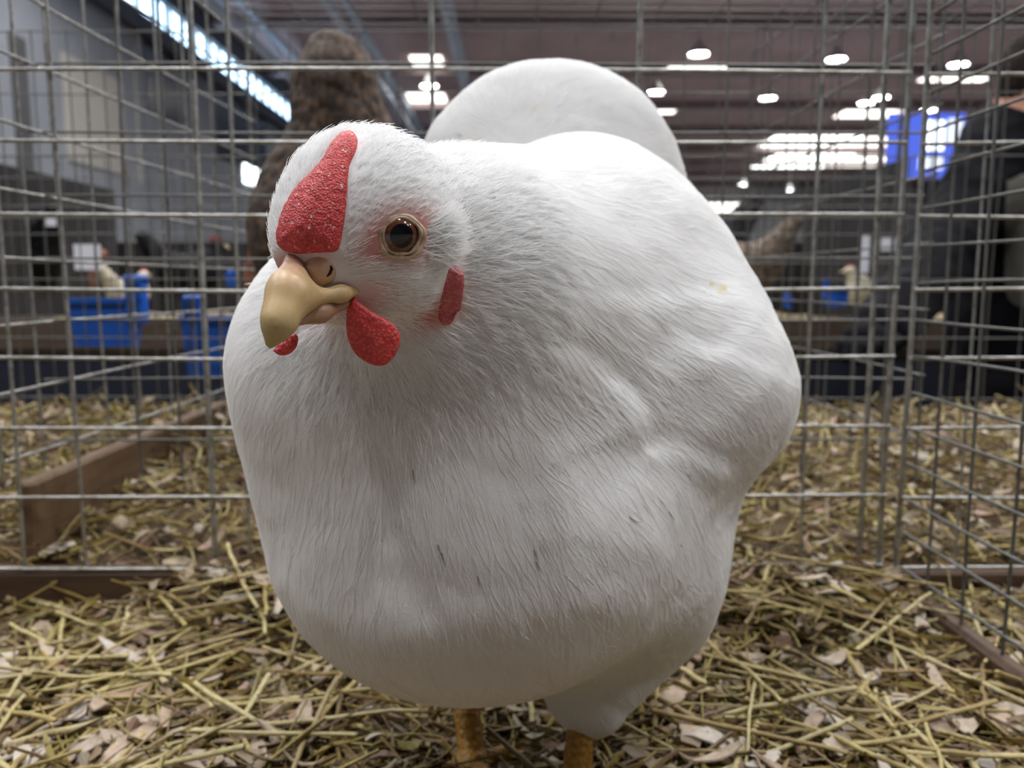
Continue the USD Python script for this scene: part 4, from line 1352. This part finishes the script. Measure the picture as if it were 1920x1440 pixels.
# the visitor in a black coat who leans over to the pens
YP = 1.95
g = lambda px, py, Y=YP: at(px, py, Y)
sc = YP / CP / FPX
hc = g(1968, 150, 1.88)
fcoat = blend([
    (cone(g(1965, 320), g(1965, 560), .205, .205), .02),
    (cone(g(1960, 560), g(1960, 1150), .20, .24), .06),
    (cone(g(1880, 268), g(2060, 268), .075, .075), .06),
    (cone(g(1875, 285, 1.92), g(1770, 470, 1.80), .082, .075), .04),
    (cone(g(1770, 470, 1.80), g(1650, 615, 1.55), .075, .058), .03),
    (cone(g(2040, 330), g(2110, 600, 1.85), .075, .055), .04),
    (cone(g(1930, 1150), g(1930, 1262), .13, .10), .05), (cone(g(1990, 1150), g(2010, 1262), .13, .10), .05),
    (cone(g(1965, 260), g(1970, 205, 1.92), .070, .062), .03),
    (ellipsoid(g(1968, 150, 1.88), (.078, .095, .115)), .02),
])
v, fc = surface_net(fcoat, np.array([.55, 1.35, -.76]), np.array([1.75, 2.35, .95]), .017)
v, fc = trimesh.remesh.subdivide(v, fc)
v = v - fcoat(v)[:, None] * gradient(fcoat, v)
n = gradient(fcoat, v)
pj = project(v)
isface = (np.linalg.norm(v - hc, axis=1) < .112) & (v[:, 2] > hc[2] - .085)
v = v + n * ((meshkit.fbm(v * 14, 3, 3) - .5) * .030 * ~isface)[:, None]
ptint = np.where(isface[:, None], [.42, .22, .16], [.004, .004, .006])
M_PERSON = mat("coat_and_skin", {"a": ("attribute", {"attribute": "tint"}), "p": ("principled_bsdf", {"roughness": 0.85, "specular_ior_level": 0.12})}, [("a.color", "p.base_color")])
pe = thing("person", "person in a black coat leaning over with one arm down beside the pens", "person", (g(1930, 700)[0], YP, Z_FL))
part(pe, "body", (v, fc), M_PERSON, True, tint=ptint)
hc = g(1968, 150, 1.88)
hair_f = blend([(ellipsoid(hc + [-.002, .016, .022], (.092, .100, .112)), .01), (ellipsoid(hc + [.03, .05, -.03], (.075, .075, .09)), .03)])
hv, hf = surface_net(hair_f, hc - .17, hc + .19, .012)
hv = hv + gradient(hair_f, hv) * ((meshkit.fbm(hv * 60, 3, 3) - .5) * .012)[:, None]
part(pe, "hair", (hv, hf), M_HAIRDARK, True)
fwd = np.array([-.45, -.82, -.25])
fwd /= np.linalg.norm(fwd)
rt = np.cross(fwd, [0, 0, 1.0])
rt /= np.linalg.norm(rt)
upv = np.cross(rt, fwd)
nose = blend([(cone(hc + fwd * .082 + upv * .015, hc + fwd * .108 - upv * .018, .010, .014), .004), (ellipsoid(hc + fwd * .090 - upv * .050, (.022, .014, .009)), .004)])
nv, nf_ = surface_net(nose, hc - .16, hc + .16, .006)
part(pe, "nose_and_mouth", (nv, nf_), M_SKIN, True)
for sd in (-1, 1):
    s_ = trimesh.creation.icosphere(2, .012)
    part(pe, "eye", (s_.vertices + hc + fwd * .080 + rt * sd * .030 + upv * .018, s_.faces), M_PUPIL, True)
    e_ = trimesh.creation.icosphere(2, 1.0)
    part(pe, "ear", (e_.vertices * [.014, .022, .032] + hc + rt * sd * .080, e_.faces), M_SKIN, True)
wrist, d_ = g(1640, 610, 1.55), g(1600, 655, 1.44) - g(1640, 610, 1.55)
d_ /= np.linalg.norm(d_)
sx_ = np.cross(d_, [0, 0, 1.0])
sx_ /= np.linalg.norm(sx_)
sn_ = np.cross(sx_, d_)
hand = [(cone(wrist, wrist + d_ * .03, .028, .030), .01), (ellipsoid(wrist + d_ * .075, (.040, .040, .028)), .02)]
for k, (o, L, r) in enumerate(((-.030, .060, .0085), (-.010, .072, .0092), (.010, .068, .009), (.030, .052, .0078))):
    b0 = wrist + d_ * .10 + sx_ * o
    m0 = b0 + d_ * L * .5 + sn_ * .002
    hand += [(cone(b0, m0, r * 1.1, r), .006), (cone(m0, m0 + d_ * L * .4 - sn_ * L * .25, r, r * .85), .003)]
th = wrist + d_ * .045 - sx_ * .036
hand += [(cone(th, th + d_ * .035 - sx_ * .022, .012, .010), .008), (cone(th + d_ * .035 - sx_ * .022, th + d_ * .062 - sx_ * .022, .010, .008), .003)]
fh = blend(hand)
hv, hf = surface_net(fh, wrist - .06 + np.minimum(d_ * .2, 0), wrist + .06 + np.maximum(d_ * .2, 0), .005)
part(pe, "hand", (hv, hf), M_COAT, True, label="black gloved hand")
ws = np.stack([np.linspace(1880, 1925, 6), np.linspace(335, 560, 6)], 1)
part(pe, "waistcoat", pillow([(1884, 340), (1925, 335), (1950, 450), (1940, 565), (1885, 560), (1878, 450)], lambda x, y: march(fcoat, x, y, .5, 2.6) - np.array([0, .012, 0]), .012, 12.0, .01), M_OLIVE, True, label="olive grey waistcoat front")
